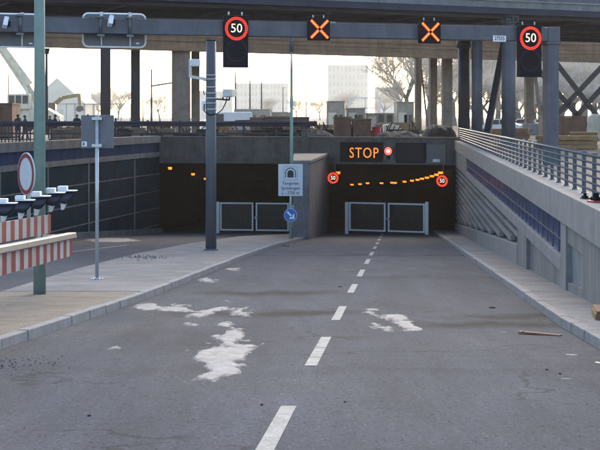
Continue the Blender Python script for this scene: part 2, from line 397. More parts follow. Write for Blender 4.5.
def kerb(name, fn, side, y0, y1, L=1.0):
    root = bpy.data.objects.new(name, None); C.objects.link(root); root['kind'] = 'structure'
    Y = y0; i = 0
    base = MB(); base.hexa([(0,0,-.2),(KW,0,-.2),(KW,L-.012,-.2),(0,L-.012,-.2),(.018,0,KH),(KW,0,KH),(KW,L-.012,KH),(.018,L-.012,KH)])
    src = None
    while Y < y1:
        a = fn(Y); b = fn(Y+L)
        dx, dy, dz = b-a, L, zr(Y+L)-zr(Y)
        t = Vector((dx,dy,dz)).normalized(); u = Vector((side,0,0)); u = (u - t*u.dot(t)).normalized(); n = u.cross(t) if side > 0 else t.cross(u)
        if n.z < 0: n = -n
        if src is None:
            src = base.build('kerb_stone', M['kerb'], root, center=False, bevel=.012); o = src
        else:
            o = bpy.data.objects.new('kerb_stone', src.data); C.objects.link(o); o.parent = root
            bv = o.modifiers.new('bevel', 'BEVEL'); bv.width = .012; bv.segments = 2; bv.limit_method = 'ANGLE'
        Mx = Matrix((( u.x, t.x, n.x, a), (u.y, t.y, n.y, Y), (u.z, t.z, n.z, zr(Y)+random.uniform(-.006,.006)), (0,0,0,1)))
        o.matrix_local = Mx @ Matrix.Rotation(random.uniform(-.006,.006), 4, 'Z'); Y += L
    return root
kerb('island_kerb', kl, -1, 8, 78)
kerb('footway_kerb', kr, 1, 8, 82)

# lane dashes (parts of the road)
def road_quad(name, p, m, lift=.004, bits=1):
    b = MB(); b.add([(q[0], q[1], zr(q[1])+lift) for q in p], [tuple(range(len(p)))]); return b.build(name, m, road, center=False)
DASH = [(13.5-3.75,10.72)] + [(a, b) for a, b in ((13.4,16.35),(18.75,21.35),(24.7,27.4),(30.4,33.6),(37.0,40.3),(43.3,46.6),(50.0,53.0),(56.0,59.0),(62.0,65.0),(68.0,71.0),(74.0,77.0))]
DASH[0] = (8.2, 10.7)
for a, b in DASH:
    segs = [(a, b)] if a > 18 or a < 12 else [(a, a+.72), (a+.75, a+1.7), (a+1.74, b)]
    for (p, q) in segs:
        hw = .062
        road_quad('lane_dash', [(CL(p)-hw,p),(CL(p)+hw,p),(CL(q)+hw,q),(CL(q)-hw,q)], M['paint'])
e0 = onroad(62, 253); e1 = onroad(128, 245)
road_quad('edge_line', [(e0.x-.1,e0.y),(e0.x+.1,e0.y),(e1.x+.1,e1.y),(e1.x-.1,e1.y)], M['kerb'])

# ---------------------------------------------------------------- right-hand retaining wall (local frame: +y along, +x outwards)
RZ = -math.atan(.079)
rw = thing('retaining_wall', 'long board-formed concrete retaining wall with blue glazed slot beside the footway', 'wall', (2.85,0,0), RZ)
def fl(s): return zr(s * .9969)
def wall_part(name, x0, x1, s0, s1, zb0, zb1, zt0, zt1, m, bevel=0):
    b = MB(); b.hexa([(x0,s0,zb0),(x1,s0,zb0),(x1,s1,zb1),(x0,s1,zb1),(x0,s0,zt0),(x1,s0,zt0),(x1,s1,zt1),(x0,s1,zt1)], 0)
    return b.build(name, m, rw, bevel=bevel)
SA, SB = 24.5, 77.6
wall_part('near_wall_panel', 0, .44, 2, 21.6, fl(2)-.3, fl(21.6)-.3, -.303, -.303, M['conc'])
# framed recess with a smooth infill panel
wall_part('recess_panel', .07, .44, 21.6, 23.7, fl(21.6)-.3, fl(23.7)-.3, -.303, -.303, mat('smooth_grey_infill', (.20,.21,.225), .7, .2, 2, stain=.3))
wall_part('recess_head', 0, .068, 21.6, 23.7, -.62, -.62, -.303, -.303, M['conc'])
wall_part('recess_sill', 0, .068, 21.6, 23.7, fl(21.6)-.3, fl(23.7)-.3, fl(21.6)+.26, fl(23.7)+.26, M['conc'])
wall_part('pilaster', -.03, .44, 23.7, SA, fl(23.7)-.3, fl(SA)-.3, -.303, -.303, M['conc_top'])
wall_part('back_wall', .26, .44, SA, SB, fl(SA)-.3, fl(SB)-.3, -.303, -.303, M['conc'])
# sill beam
s = SA
while s < 63: 
    e = min(s+5.0, 63.2); wall_part('sill_beam', -.035, .258, s, e-.015, -1.22, -1.22, -.95, -.95, M['conc_top'], .01); s = e
wall_part('far_band', -.01, .258, 63.2, SB, -1.22, -1.22, -.303, -.303, M['conc'])
# glazing panes and mullions
s = SA + .03; k = 0
pane = None; mull = None
while s < 63:
    if pane is None:
        b = MB(); b.box(.05,.075,0,.93,-.948,-.305); pane = b.build('glass_pane', M['glaze'], rw); pane.location.y += s
        py = pane.location.copy()
        b = MB(); b.box(.035,.10,0,.045,-.948,-.305); mull = b.build('mullion', M['rail_post'], rw); mull.location.y += s+.94; my = mull.location.copy()
    else:
        inst(pane, 'glass_pane', rw, py + Vector((0, k, 0)), random.uniform(-.004,.004)); inst(mull, 'mullion', rw, my + Vector((0, k, 0)))
    k += 1; s += 1.0
wall_part('glazing_rail', .022, .034, SA, 63, -.68, -.68, -.665, -.665, M['rail_post'])
# lower wall under the sill: plain panels near, louvred bays farther down
wall_part('lower_panel', 0, .255, SA, 29.9, fl(SA)-.3, fl(29.9)-.3, -1.223, -1.223, M['conc'])
wall_part('recess_panel', .06, .255, 29.9, 31.6, fl(29.9)-.3, fl(31.6)-.3, -1.223, -1.223, M['conc_old'])
wall_part('lower_panel', -.02, .255, 31.6, 34.2, fl(31.6)-.3, fl(34.2)-.3, -1.223, -1.223, M['conc'])
s = 34.2
while s < 77:
    e = min(s + 4.8, SB)
    wall_part('plinth', -.03, .255, s, e-.012, fl(s)-.3, fl(e)-.3, fl(s)+.62, fl(e)+.62, M['conc_top'] if s < 50 else M['conc'], .012)
    wall_part('bay_post', .165, .255, e-.17, e, fl(e)+.60, fl(e)+.60, -1.223, -1.223, M['conc'])
    z = -1.36; lv = 0
    while True:
        z0 = z - .14
        # the bar starts where it clears the sloping plinth
        smin = s
        need = (z0 - .64) / -SLOPE / .9969          # s at which plinth top equals the bar's underside
        smin = max(s, need)
        if smin > e - .4: break
        b = MB(); b.hexa([(.02,smin,z0),(.16,smin,z0+.05),(.16,e-.05,z0+.05),(.02,e-.05,z0),(.02,smin,z),(.16,smin,z),(.16,e-.05,z),(.02,e-.05,z)])
        b.build('louvre_bar', M['conc_top'] if (lv + int(s)) % 3 else M['conc'], rw)
        z -= .30; lv += 1
        if z < -5.2: break
    s = e
s = 2.0
while s < SB:
    e = min(s + 6.0, SB + .3); wall_part('coping', -.06, .47, s, e-.014, -.30, -.30, .25, .25, M['conc_top'], .015); s = e

# railing on the coping
rl = thing('railing', 'steel railing with six horizontal rails on the concrete coping', 'railing', (2.85,0,.25), RZ)
b = MB(); b.box(-.035,.035,-.012,.012,.012,.75); b.box(-.05,.05,-.01,.01,.70,.74); post0 = b.build('railing_post', M['rail_post'], rl); post0.location = (.30, 16.0, .012)
b = MB(); b.box(-.075,.075,-.07,.07,0,.012); b.cyl((-.05,-.045,.012),(-.05,-.045,.03),.012,n=6); b.cyl((.05,.045,.012),(.05,.045,.03),.012,n=6); pl0 = b.build('base_plate', M['rail'], post0); pl0.location = (0,0,-.011)
s = 17.3
while s < 79:
    p = inst(post0, 'railing_post', rl, (.30, s, .012)); inst(pl0, 'base_plate', p, (0,0,-.011)); s += 1.3
for i in range(6):
    z = .13 + i*.115
    b = MB(); b.cyl((.245, 14, z),(.245, 79, z), .019 if i < 5 else .026, n=8); b.build('horizontal_rail', M['rail'], rl)

# ---------------------------------------------------------------- left-hand retaining wall
lw = thing('retaining_wall', 'dark panelled retaining wall with blue cladding band left of the ramp', 'wall', (-12,60,0))
def seg_prism(name, A, B, off0, off1, z0a, z0b, z1a, z1b, m, ga=0.0, gb=0.0, bevel=0):
    A = Vector(A); B = Vector(B); t = (B-A).normalized(); n = Vector((-t.y, t.x))   # n points towards the trench when A->B runs to the camera
    if n.x < 0: n = -n
    A = A + t*ga; B = B - t*gb
    b = MB(lw); P = lambda Q, o, z: (Q.x + n.x*o, Q.y + n.y*o, z)
    b.hexa([P(A,off0,z0a),P(A,off1,z0a),P(B,off1,z0b),P(B,off0,z0b),P(A,off0,z1a),P(A,off1,z1a),P(B,off1,z1b),P(B,off0,z1b)])
    return b.build(name, m, lw, bevel=bevel)
def lwp(Y): return Vector((lx(Y)+.3, Y))
bays = [80.2, 75.5, 68.3, 62.6, 57.0, 51, 45, 37.5, 30, 20, 10]
for Ya, Yb in zip(bays, bays[1:]):
    A, B = lwp(Ya), lwp(Yb); fa, fb = zr(Ya), zr(Yb)
    seg_prism('wall_core', A, B, -.45, -.12, min(fa, fb)-.4, min(fa, fb)-.4, .05, .05, M['conc_old'])
    seg_prism('coping', A, B, -.5, .08, .07, .07, .48, .48, M['conc_old'], .006, .006)
    seg_prism('ledge', A, B, -.118, .06, -.75, -.75, -.49, -.49, M['conc_old'], .006, .006)
    nb = 6
    for i in range(nb):
        P0 = A.lerp(B, i/nb); P1 = A.lerp(B, (i+1)/nb)
        seg_prism('cladding_panel', P0, P1, -.118, -.02, -.487, -.487, .067, .067, M['tile_blue'], .012, .012)
    seg_prism('wall_rib', B, B + (A-B)*(.13/(A-B).length), -.118, .03, fb-.3, fb-.3, -.753, -.753, M['conc_old'])
    z = -.80; row = 0
    while z - .3 > min(fa, fb):
        z1 = max(z - .95, min(fa, fb) - .2)
        seg_prism('acoustic_panel', A, B, -.118, -.005, z1, z1, z, z, M['panel_dark'], .02, .15)
        seg_prism('joint_strip', A, B, -.118, .012, z1-.062, z1-.062, z1-.004, z1-.004, M['conc_old'], .02, .15)
        z = z1 - .066; row += 1
    seg_prism('plinth', A, B, -.118, .22, fa-.3, fb-.3, fa+.28, fb+.28, M['conc_old'], .01, .01)

# ---------------------------------------------------------------- portals, divider, tunnel bores
pr = thing('tunnel_portal', 'dark concrete tunnel portal with two openings under the street', 'portal', (0,79,-5))
PA, PB, PC = Vector((-8.9,80.4)), Vector((1.67,79.0)), Vector((9.1,76.6))
def fseg(name, A, B, o0, o1, z0, z1, m, parent=pr, bevel=0):
    t = (B-A).normalized(); n = Vector((t.y, -t.x))          # towards camera
    b = MB(parent); P = lambda Q, o, z: (Q.x+n.x*o, Q.y+n.y*o, z)
    b.hexa([P(A,o0,z0),P(A,o1,z0),P(B,o1,z0),P(B,o0,z0),P(A,o0,z1),P(A,o1,z1),P(B,o1,z1),P(B,o0,z1)])
    return b.build(name, m, parent, bevel=bevel)
def split(A, B, n): return [(A.lerp(B,i/n)+(B-A).normalized()*.006, A.lerp(B,(i+1)/n)-(B-A).normalized()*.006) for i in range(n)]
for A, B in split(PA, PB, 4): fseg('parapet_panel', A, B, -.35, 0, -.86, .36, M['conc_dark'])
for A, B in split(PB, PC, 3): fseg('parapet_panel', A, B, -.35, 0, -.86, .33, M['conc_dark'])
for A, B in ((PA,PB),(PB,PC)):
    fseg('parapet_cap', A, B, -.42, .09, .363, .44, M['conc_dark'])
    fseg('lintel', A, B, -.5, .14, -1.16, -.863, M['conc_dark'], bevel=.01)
fseg('pilaster', Vector((-9.05,80.35)), Vector((-8.75,80.3)), 0.15, .32, -5.6, .35, M['conc_old'])
fseg('pilaster', Vector((.1,79.2)), Vector((.5,79.15)), 0.005, .2, -.86, .9, M['conc_dark'])
# divider wedge between the two roads
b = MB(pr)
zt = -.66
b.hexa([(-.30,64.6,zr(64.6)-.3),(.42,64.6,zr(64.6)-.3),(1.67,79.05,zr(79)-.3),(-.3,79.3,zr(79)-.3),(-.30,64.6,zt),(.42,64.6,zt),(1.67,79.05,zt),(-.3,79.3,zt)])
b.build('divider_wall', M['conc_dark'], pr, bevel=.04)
b = MB(pr); b.box(-.33,.45,64.45,64.75,zr(64.6)-.3,zt-.003); b.build('nose_pier', M['conc_old'], pr, bevel=.06)
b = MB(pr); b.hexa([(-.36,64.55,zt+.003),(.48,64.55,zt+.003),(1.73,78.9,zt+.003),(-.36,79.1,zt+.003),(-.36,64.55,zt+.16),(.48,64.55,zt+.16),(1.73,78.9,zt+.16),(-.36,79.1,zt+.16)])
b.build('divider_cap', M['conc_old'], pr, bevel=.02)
def shell(name, pts, m, parent):
    """pts: list of (X, Y) floor line; vertical wall from road to ceiling"""
    b = MB(parent); vs = []
    for x, y in pts: vs += [(x, y, zr(y)-.2), (x, y, zr(y)+4.6)]
    b.add(vs, [(2*i,2*i+2,2*i+3,2*i+1) for i in range(len(pts)-1)]); return b.build(name, m, parent)
tb = thing('tunnel_bore', 'dark right-hand tunnel bore behind the stop board', 'tunnel', (5,79,-5.2))
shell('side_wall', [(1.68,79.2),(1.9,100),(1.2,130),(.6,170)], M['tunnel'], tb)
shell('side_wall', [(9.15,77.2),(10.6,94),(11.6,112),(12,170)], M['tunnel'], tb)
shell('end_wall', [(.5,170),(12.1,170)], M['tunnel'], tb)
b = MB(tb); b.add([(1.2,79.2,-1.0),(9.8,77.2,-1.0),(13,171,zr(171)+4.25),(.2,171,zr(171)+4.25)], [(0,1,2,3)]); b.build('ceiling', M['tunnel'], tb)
tl = thing('tunnel_bore', 'dark left-hand tunnel bore beyond the bollard-free gate', 'tunnel', (-5,80.5,-5.3))
tl['label'] = 'dark left-hand tunnel bore behind the camera mast'
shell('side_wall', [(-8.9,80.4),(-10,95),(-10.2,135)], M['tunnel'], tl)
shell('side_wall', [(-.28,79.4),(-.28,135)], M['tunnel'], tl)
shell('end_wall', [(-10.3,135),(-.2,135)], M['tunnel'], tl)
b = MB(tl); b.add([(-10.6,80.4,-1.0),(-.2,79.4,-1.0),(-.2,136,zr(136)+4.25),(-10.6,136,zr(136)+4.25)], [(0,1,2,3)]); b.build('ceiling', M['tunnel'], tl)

# tunnel ceiling lamps
ORD = ['first','second','third','fourth','fifth','sixth','seventh','eighth','ninth','tenth','eleventh','twelfth','thirteenth','fourteenth']
def tunnel_lamp(px, py, label, grp):
    Y = 3149/(206-py); P = W(px, py, Y)
    k = .10 * (1 + .35*(Y-94)/50)
    t = thing('tunnel_lamp', label, 'lamp', P, 0.25, grp)
    b = MB(); b.box(-.22,.22,-.3,.3,.07,.16); b.cyl((0,0,.16),(0,0,.42),.02,n=6); b.build('lamp_housing', M['black'], t)
    b = MB(); b.prism([(-k*.8,-.09),(k*.8,-.09),(k,.068),(-k,.068)], 'y', -.22, .22); b.build('lamp_lens', M['sodium'], t)
RB_ = []
for p in ((352,184.5),(360,184),(367.5,183),(381.5,183),(392,182.5),(395,182.7),(404.5,181.5),(412,180.5),(417.5,179.5),(422,178.5),(427,177.5),(432,176),(436.5,174.5),(440.5,172.5),(338,172.5),(336.8,174.5)):
    RB_.append(p)
for i, p in enumerate(RB_[:14]): tunnel_lamp(*p, 'orange ceiling lamp in the right-hand bore, %s of its row from the deep end' % ORD[i], 'lamps in the right-hand bore')
for p in RB_[14:]: tunnel_lamp(*p, 'lit orange lamp of the close pair beside the gate-side speed sign', 'lamps in the right-hand bore')
for i, p in enumerate(((170,168),(193,174),(205.5,178.6))):
    tunnel_lamp(*p, 'lit orange ceiling lamp of the left-hand bore, %s from the panelled wall' % ORD[i], 'lamps in the left-hand bore')

# ---------------------------------------------------------------- gates
def gate(P0, P1, h, label):
    P0 = Vector(P0); P1 = Vector(P1); dv = P1-P0; L = dv.to_2d().length
    t = thing('barrier_gate', label, 'gate', P0, math.atan2(dv.y, dv.x))
    rise = dv.z
    for q in (0, 1):
        x = q*L; b = MB(); b.box(x-.09, x+.09, -.09, .09, rise*q-.03, rise*q+h+.05); b.build('gate_post', M['white_frame'], t)
    for i in (0, 1):
        x0 = .13 + i*(L/2-.05); x1 = L/2 - .06 + i*(L/2-.07); z0 = .14 + rise*.5; z1 = h + rise*.5
        b = MB(); th = .09
        b.box(x0,x0+th,-.03,.03,z0,z1); b.box(x1-th,x1,-.03,.03,z0,z1)
        b.box(x0+th,x1-th,-.03,.03,z1-th,z1); b.box(x0+th,x1-th,-.03,.03,z0,z0+th)
        leaf = b.build('gate_leaf', M['white_frame'], t)
        b = MB(); n = int((x1-x0)/.075)
        for j in range(1, n): b.box(x0+j*(x1-x0)/n-.0035, x0+j*(x1-x0)/n+.0035, -.004, .004, z0+th, z1-th)
        o = b.build('wire_mesh', M['galv'], leaf, center=True); o['kind'] = 'stuff'
        o.location = o.location - leaf.location
    b = MB(); b.box(L/2+.02, L/2+.16, -.09, -.035, h*.48, h*.56); b.build('gate_latch', M['galv'], t)
gate((*(W(347,233,76.6).to_2d()), zr(76.6)), (*(W(427,234,75.0).to_2d()), zr(75.0)), 1.78, 'galvanised double leaf gate closing the tunnel under the stop board')
gate((*(W(218,231,79.0).to_2d()), zr(79.0)), (*(W(291,231,78.4).to_2d()), zr(78.4)), 1.80, 'galvanised double leaf gate beside the tunnel name sign')

# ---------------------------------------------------------------- STOP board, signals and plate on the portal
fd = (PC-PB).normalized(); frz = math.atan2(fd.y, fd.x); fn_ = Vector((fd.y, -fd.x))
def onface(px, py, off):            # point of the right portal face seen at a pixel, moved off the face
    kx = (px-300)/F; Y = (PB.y - PB.x*fd.y/fd.x) / (1 - kx*fd.y/fd.x); P = W(px, py, Y)
    return P + Vector((fn_.x, fn_.y, 0))*off
def ppm(px): 
    kx = (px-300)/F; return (PB.y - PB.x*fd.y/fd.x) / (1 - kx*fd.y/fd.x) / F
m0 = ppm(385)
t = thing('stop_board', 'black LED board reading STOP in orange on the portal beam', 'sign', onface(362, 162, .03), frz)
hw = 22*m0; hh = 20*m0
b = MB(); b.box(-hw, hw, -.14, 0, 0, hh); b.build('board_housing', M['black'], t)
text_mesh('STOP', .86, 'lettering', M['led_stop'], t, (.16, -.15, hh*.44), .006, -.002, .80, space=1.13)
t = thing('red_signal', 'lit red signal lamp in a grey housing beside the STOP lettering', 'signal', onface(389, 160.5, .03), frz)
b = MB(); b.box(-.28,.28,-.10,0,0,.86); b.build('backing_plate', M['alu_back'], t)
b = MB(); b.ring((0,-.10,.55), .24, .275, .12, 24); b.build('visor', M['black'], t)
b = MB(); b.disc((0,-.10,.55), .235, .05, 24); lens = b.build('red_lens', M['lamp_red'], t)
b = MB(); b.disc((0,-.151,.55), .10, .02, 20); b.build('lamp_core', M['lamp_core'], t)
b = MB(); b.disc((0,-.10,.18), .13, .04, 20); b.build('dark_lens', M['lens_off'], t)
t = thing('message_board', 'unlit black message board right of the red signal', 'sign', onface(411, 163, .03), frz)
b = MB(); b.box(-15*m0, 15*m0, -.14, 0, 0, 20*m0); b.build('board_housing', M['black'], t)
b = MB(); b.box(-14*m0, 14*m0, -.155, -.142, .07, 18.7*m0); b.build('display_face', M['lens_off'], t)
t = thing('equipment_cabinet', 'grey steel cabinet on the portal beam right of the unlit board', 'cabinet', onface(437, 163.5, .03), frz)
b = MB(); b.box(-9.5*m0, 9.5*m0, -.16, 0, 0, 19*m0); b.build('cabinet_body', M['alu_back'], t, bevel=.01)
b = MB(); b.box(-3.5*m0, 3.5*m0, -.175, -.162, 1.6*m0, 4.4*m0); b.build('white_plate', M['white'], t)

def speed_led(t, r, num, dots=True):
    """ring of red LEDs with white numerals, centred on local origin, facing -y"""
    b = MB()
    for rr, n in ((r*.98, 40), (r*.86, 36)):
        for i in range(n):
            a = 2*math.pi*i/n; b.disc((rr*math.cos(a), 0, rr*math.sin(a)), r*.072, .012, 6)
    b.build('led_ring', M['led_red'], t)
    text_mesh(num, r*1.16, 'numerals', M['led_white'], t, (0, -.006, 0), .006, r*.022, .92)
for (px, py, lab) in ((333,178,'lit round speed sign with red ring left of the gate in the portal'), (442,181,'lit round speed sign with red ring at the wall end of the portal')):
    P = W(px, py, 77.6 if px < 400 else 75.8)
    t = thing('speed_sign', lab, 'sign', P, frz)
    b = MB(); b.disc((0,.12,0), .36, .10, 28); b.cyl((0,.12,0),(0,.5,0),.04,n=8); b.build('sign_housing', M['black'], t)
    b = MB(); b.ring((0,.015,0), .22, .32, .012, 28); b.build('led_ring', M['led_rim'] if False else M['led_red'], t)
    text_mesh('50', .33, 'numerals', M['led_white'], t, (0, .005, 0), .006, 0, .9)
    # bracket to the wall or beam
    b = MB(); sgn = -1 if px < 400 else 1
    b.box(-.03,.03,.38,.44,0,.0+1.2) ; b.build('bracket', M['rail_post'], t)

# ---------------------------------------------------------------- gantry
def gY(px): return 4011/(99-(px-60)*.02045)
G0 = W(-72, 50, gY(-72)); G1 = W(557, 50, gY(557))
gd = (G1-G0).to_2d(); gL = gd.length; grz = math.atan2(gd.y, gd.x)
ZT, ZB = 4.593, 4.135
ga = thing('sign_gantry', 'blue-grey box beam sign gantry spanning the ramp', 'gantry', (G0.x, G0.y, 0), grz)
def gu(px): 
    P = W(px, 50, gY(px)); return (P.to_2d() - G0.to_2d()).dot(gd.normalized())
b = MB(); b.box(-.2, gu(545), -.22, .22, ZB, ZT); b.build('beam', M['steel_blue'], ga, bevel=.012)
b = MB(); b.box(gu(545)+.004, gL, -.24, .24, ZB-.02, ZT+.02); b.build('end_cap', M['steel_blue'], ga, bevel=.012)
b = MB(); b.box(gL-.44, gL-.03, -.2, .2, .02, ZB-.09); b.build('gantry_post', M['steel_blue'], ga, bevel=.012)
b = MB(); b.box(gL-.50, gL+.03, -.26, .26, ZB-.088, ZB-.022)
for dx in (-.45,-.02):
    for dy in (-.2,.2): b.cyl((gL+dx,dy,ZB-.12),(gL+dx,dy,ZB-.088),.025,n=6)
b.build('flange', M['steel_blue'], ga)
b = MB(); b.box(gL-.6, gL+.13, -.36, .36, -.1, .02); b.build('base_plate', M['steel_blue'], ga)
b = MB(); b.box(0, .4, -.2, .2, zr(39)-.1, ZB-.004); b.build('gantry_post', M['steel_blue'], ga, bevel=.012)
b = MB(); u = gu(410); b.box(u-.012,u+.012,-.228,.228,ZB-.008,ZT+.008); u = gu(170); b.box(u-.012,u+.012,-.228,.228,ZB-.008,ZT+.008); b.build('beam_joint', M['steel_blue'], ga)
u = gu(333); b = MB(); b.box(gu(328), gu(334), -.18, .1, ZT+.001, ZT+.05); b.build('junction_box', M['galv'], ga)
b = MB(); b.cyl((0,-.30,ZT+.02),(gL-.6,-.30,ZT+.02),.012,n=6); 
for i in range(14): b.box(.5+i*1.4,.53+i*1.4,-.31,-.22,ZT-.01,ZT+.008)
b.build('cable_conduit', M['steel_blue'], ga)
# number plate
pp = gu(496.5); k = gY(496.5)/F
t = thing('number_plate', 'small white plate with number 27555 on the gantry beam', 'plate', (0,0,0), grz)
def gloc(u, v, z): 
    c, s_ = math.cos(grz), math.sin(grz); return Vector((G0.x + u*c - v*s_, G0.y + u*s_ + v*c, z))
t.location = gloc(pp, -.24, EYE+(HOR-39)*k)
b = MB(); b.box(-7*k,7*k,0,.015,-3*k,3*k); b.build('plate', M['white'], t)
text_mesh('27555', .175, 'number', M['ink'], t, (0,-.002,0), .001, .004, .86)

def matrix_speed(px, top, bot, label, wpx=25):
    k = gY(px)/F; u = gu(px); hw = wpx/2*k; H = (bot-top)*k; z1 = EYE+(HOR-top)*k
    t = thing('speed_matrix_sign', label, 'sign', gloc(u, -.30, z1-H), grz, )
    b = MB(); b.box(-hw, hw, -.16, .06, 0, H); b.box(-hw*1.04,hw*1.04,-.19,.07,-.03,0); b.build('sign_housing', M['black'], t, bevel=.012)
    r = 11.2*k
    led = bpy.data.objects.new('led_face', None)
    zc = H - 13*k
    b = MB()
    for rr, n in ((r*.98, 40), (r*.84, 34)):
        for i in range(n):
            a = 2*math.pi*i/n; b.disc((rr*math.cos(a), -.161, zc+rr*math.sin(a)), r*.058, .014, 8)
    b.build('led_ring', M['led_red'], t)
    text_mesh('50', r*1.12, 'numerals', M['led_white'], t, (0, -.168, zc), .006, -r*.002, .98)
    b = MB(); b.ring((0,-.161, zc-22*k), r*.86, r*.98, .006, 30); b.build('unlit_ring', M['lens_off'], t)
    b = MB(); b.cyl((-.55*hw,.0,H),(-.55*hw,0,H+.12),.025,n=6); b.cyl((.55*hw,0,H),(.55*hw,0,H+.12),.025,n=6); b.build('lifting_eye', M['galv'], t)
    b = MB(); b.box(-hw*.6,hw*.6,.062,.078,H*.5,H*.62); b.build('mount', M['steel_blue'], t)
matrix_speed(233, 16.5, 67, 'black matrix sign showing 50 above the traffic island', 24.5)
matrix_speed(524.5, 26, 76.5, 'black matrix sign showing 50 beside the gantry post', 24)
def lane_x(px, top, bot, label):
    k = gY(px)/F; u = gu(px); hw = 11*k; H = (bot-top)*k; z0 = EYE+(HOR-bot)*k
    t = thing('lane_signal', label, 'signal', gloc(u, -.30, z0), grz)
    b = MB(); b.box(-hw, hw, -.14, .06, 0, H); b.build('signal_housing', M['black'], t, bevel=.012)
    for nm, wd, off, m in (('red_cross', .095, -.141, M['led_rim']), ('orange_cross', .05, -.150, M['led_orange'])):
        b = MB(); q = hw*.80; g_ = hw*.10
        for sx in (-1,1):
            for sz in (-1,1):
                b.bar((sx*g_, off, H/2+sz*g_),(sx*q, off, H/2+sz*q), wd, .01, up=(0,1,0))
        b.build(nm, m, t)
    b = MB(); b.cyl((-.5*hw,0,H),(-.5*hw,0,H+.10),.02,n=6); b.cyl((.5*hw,0,H),(.5*hw,0,H+.10),.02,n=6); b.build('lifting_eye', M['galv'], t)
    b = MB(); b.box(-hw*.5,hw*.5,.062,.078,H*.4,H*.6); b.build('mount', M['steel_blue'], t)
lane_x(315.5, 19, 41, 'lane signal with lit orange cross between the light mast and the traffic island')
lane_x(425.5, 21.5, 44, 'lane signal with lit orange cross above the lane beside the footway')
for o in list(C.objects):
    if o.name == 'lane_signal': o['label'] = 'lane signal with lit orange cross beside the thin light mast'
    if o.name == 'lane_signal.001': o['label'] = 'lane signal with lit orange cross nearest the numbered gantry plate'

def sign_back(pxl, pxr, top, bot, label, full=True):
    pc = (pxl+pxr)/2; k = gY(pc)/F; u = gu(pc); hw = (pxr-pxl)/2*k; H = (bot-top)*k; z0 = EYE+(HOR-bot)*k
    t = thing('direction_sign', label, 'sign', gloc(u, .34, z0), grz)
    rc = .16
    def rrect(a, h0, h1, r):
        pts = []
        for cx, cz, s0 in ((a-r, h1-r, 0), (-a+r, h1-r, 90), (-a+r, h0+r, 180), (a-r, h0+r, 270)):
            for i in range(6):
                an = R(s0 + 18*i); pts.append((cx + r*math.cos(an), cz + r*math.sin(an)))
        return pts
    b = MB(); b.prism(rrect(hw, 0, H, rc), 'y', 0, .03); b.build('sign_panel', M['alu_back'], t)
    b = MB(); pts = [Vector((x, -.012, z)) for x, z in rrect(hw, 0, H, rc)]; b.tube(pts + [pts[0]], .032, 6); b.build('edge_frame', M['white_frame'], t)
    for sx in (-.42, .50):
        b = MB(); x = sx*hw
        b.box(x-.02,x+.02,-.05,-.012,.04,H-.02); b.box(x-.05,x+.05,-.07,-.03,H-.10,H+.05); b.build('panel_rail', M['galv'], t)
        zc0 = ZB - z0; zc1 = ZT - z0; x2 = x - .10
        b = MB(); b.cyl((x2,-.60,zc0-.05),(x2,-.60,zc1+.06),.045,n=8); b.box(x2-.11,x2+.11,-.66,-.56,zc0-.09,zc0-.03); b.box(x2-.11,x2+.11,-.66,-.02,zc1+.02,zc1+.07); b.box(x2-.03,x2+.03,-.60,-.02,zc0-.08,zc0-.04)
        b.build('beam_clamp', M['rail'], t)
    b = MB(); b.box(hw*.70, hw*.80, -.006, 0, H*.10, H*.14); b.build('sticker', M['white'], t)
sign_back(84.5, 147.5, 13, 46.5, 'back of a rounded direction sign with white frame clear of the green pole')
sign_back(-30, 40, 13, 46.5, 'back of a rounded direction sign with white frame partly behind the green pole')
for px, py, lab in ((108.5, 22, 'small white detector camera in front of the fully visible sign back'), (4.5, 23.5, 'small white detector camera left of the green pole')):
    k = gY(px)/F; t = thing('traffic_detector', lab, 'camera', gloc(gu(px), -.44, EYE+(HOR-py)*k), grz)
    b = MB(); b.cbox((0,0,0), (.13,.24,.30), 0, 0, R(12), R(-25)); b.build('detector_body', M['white'], t, bevel=.015)
    b = MB(); b.cbox((.10,.10,-.03), (.10,.10,.16)); b.box(-.02,.10,.10,.21,-.02,.03); b.build('mount', M['black'], t)

# ---------------------------------------------------------------- camera mast on the island
P = onroad(211, 250, KH)
zt = EYE + (HOR-41)/F*P.y
t = thing('camera_mast', 'grey steel mast with two traffic cameras standing on the island', 'mast', P)
b = MB(); b.cyl((0,0,0),(0,0,zt-P.z),.185,.165,20); b.build('mast_pole', M['pole_grey'], t)
b = MB(); b.cyl((0,0,zt-P.z),(0,0,zt-P.z+.03),.17,n=20); b.build('mast_cap', M['black'], t)
k = P.y/F
def H(py): return EYE+(HOR-py)*k - P.z
for i, py in enumerate((76, 80, 88, 94, 99, 104, 110)):
    b = MB(); z = H(py); b.cyl((0,0,z),(0,0,z+.05),.182,n=20); b.build('band_clamp', M['galv'], t)
b = MB(); b.bar((-.17,0,H(79)),(-.70,0,H(76.5)),.07,.10); b.bar((-.17,0,H(81)),(-.55,0,H(77)),.04,.05); b.bar((-.70,0,H(77.5)),(-.70,0,H(61)),.09,.09); b.build('camera_arm', M['galv'], t)
b = MB(); b.cbox((-.55,-.05,H(63)),(.30,.42,.24),R(20)); b.build('camera', M['white_frame'], t, bevel=.02)
b = MB(); b.bar((.17,0,H(99)),(.62,0,H(100)),.05,.05); b.bar((.40,0,H(100)),(.40,0,H(97)),.05,.05); b.bar((.62,0,H(100)),(.62,0,H(96)),.05,.05); b.build('camera_arm', M['black'], t)
b = MB(); b.cbox((.62,-.05,H(93)),(.34,.45,.26),R(-15)); b.build('camera', M['galv'], t, bevel=.02)
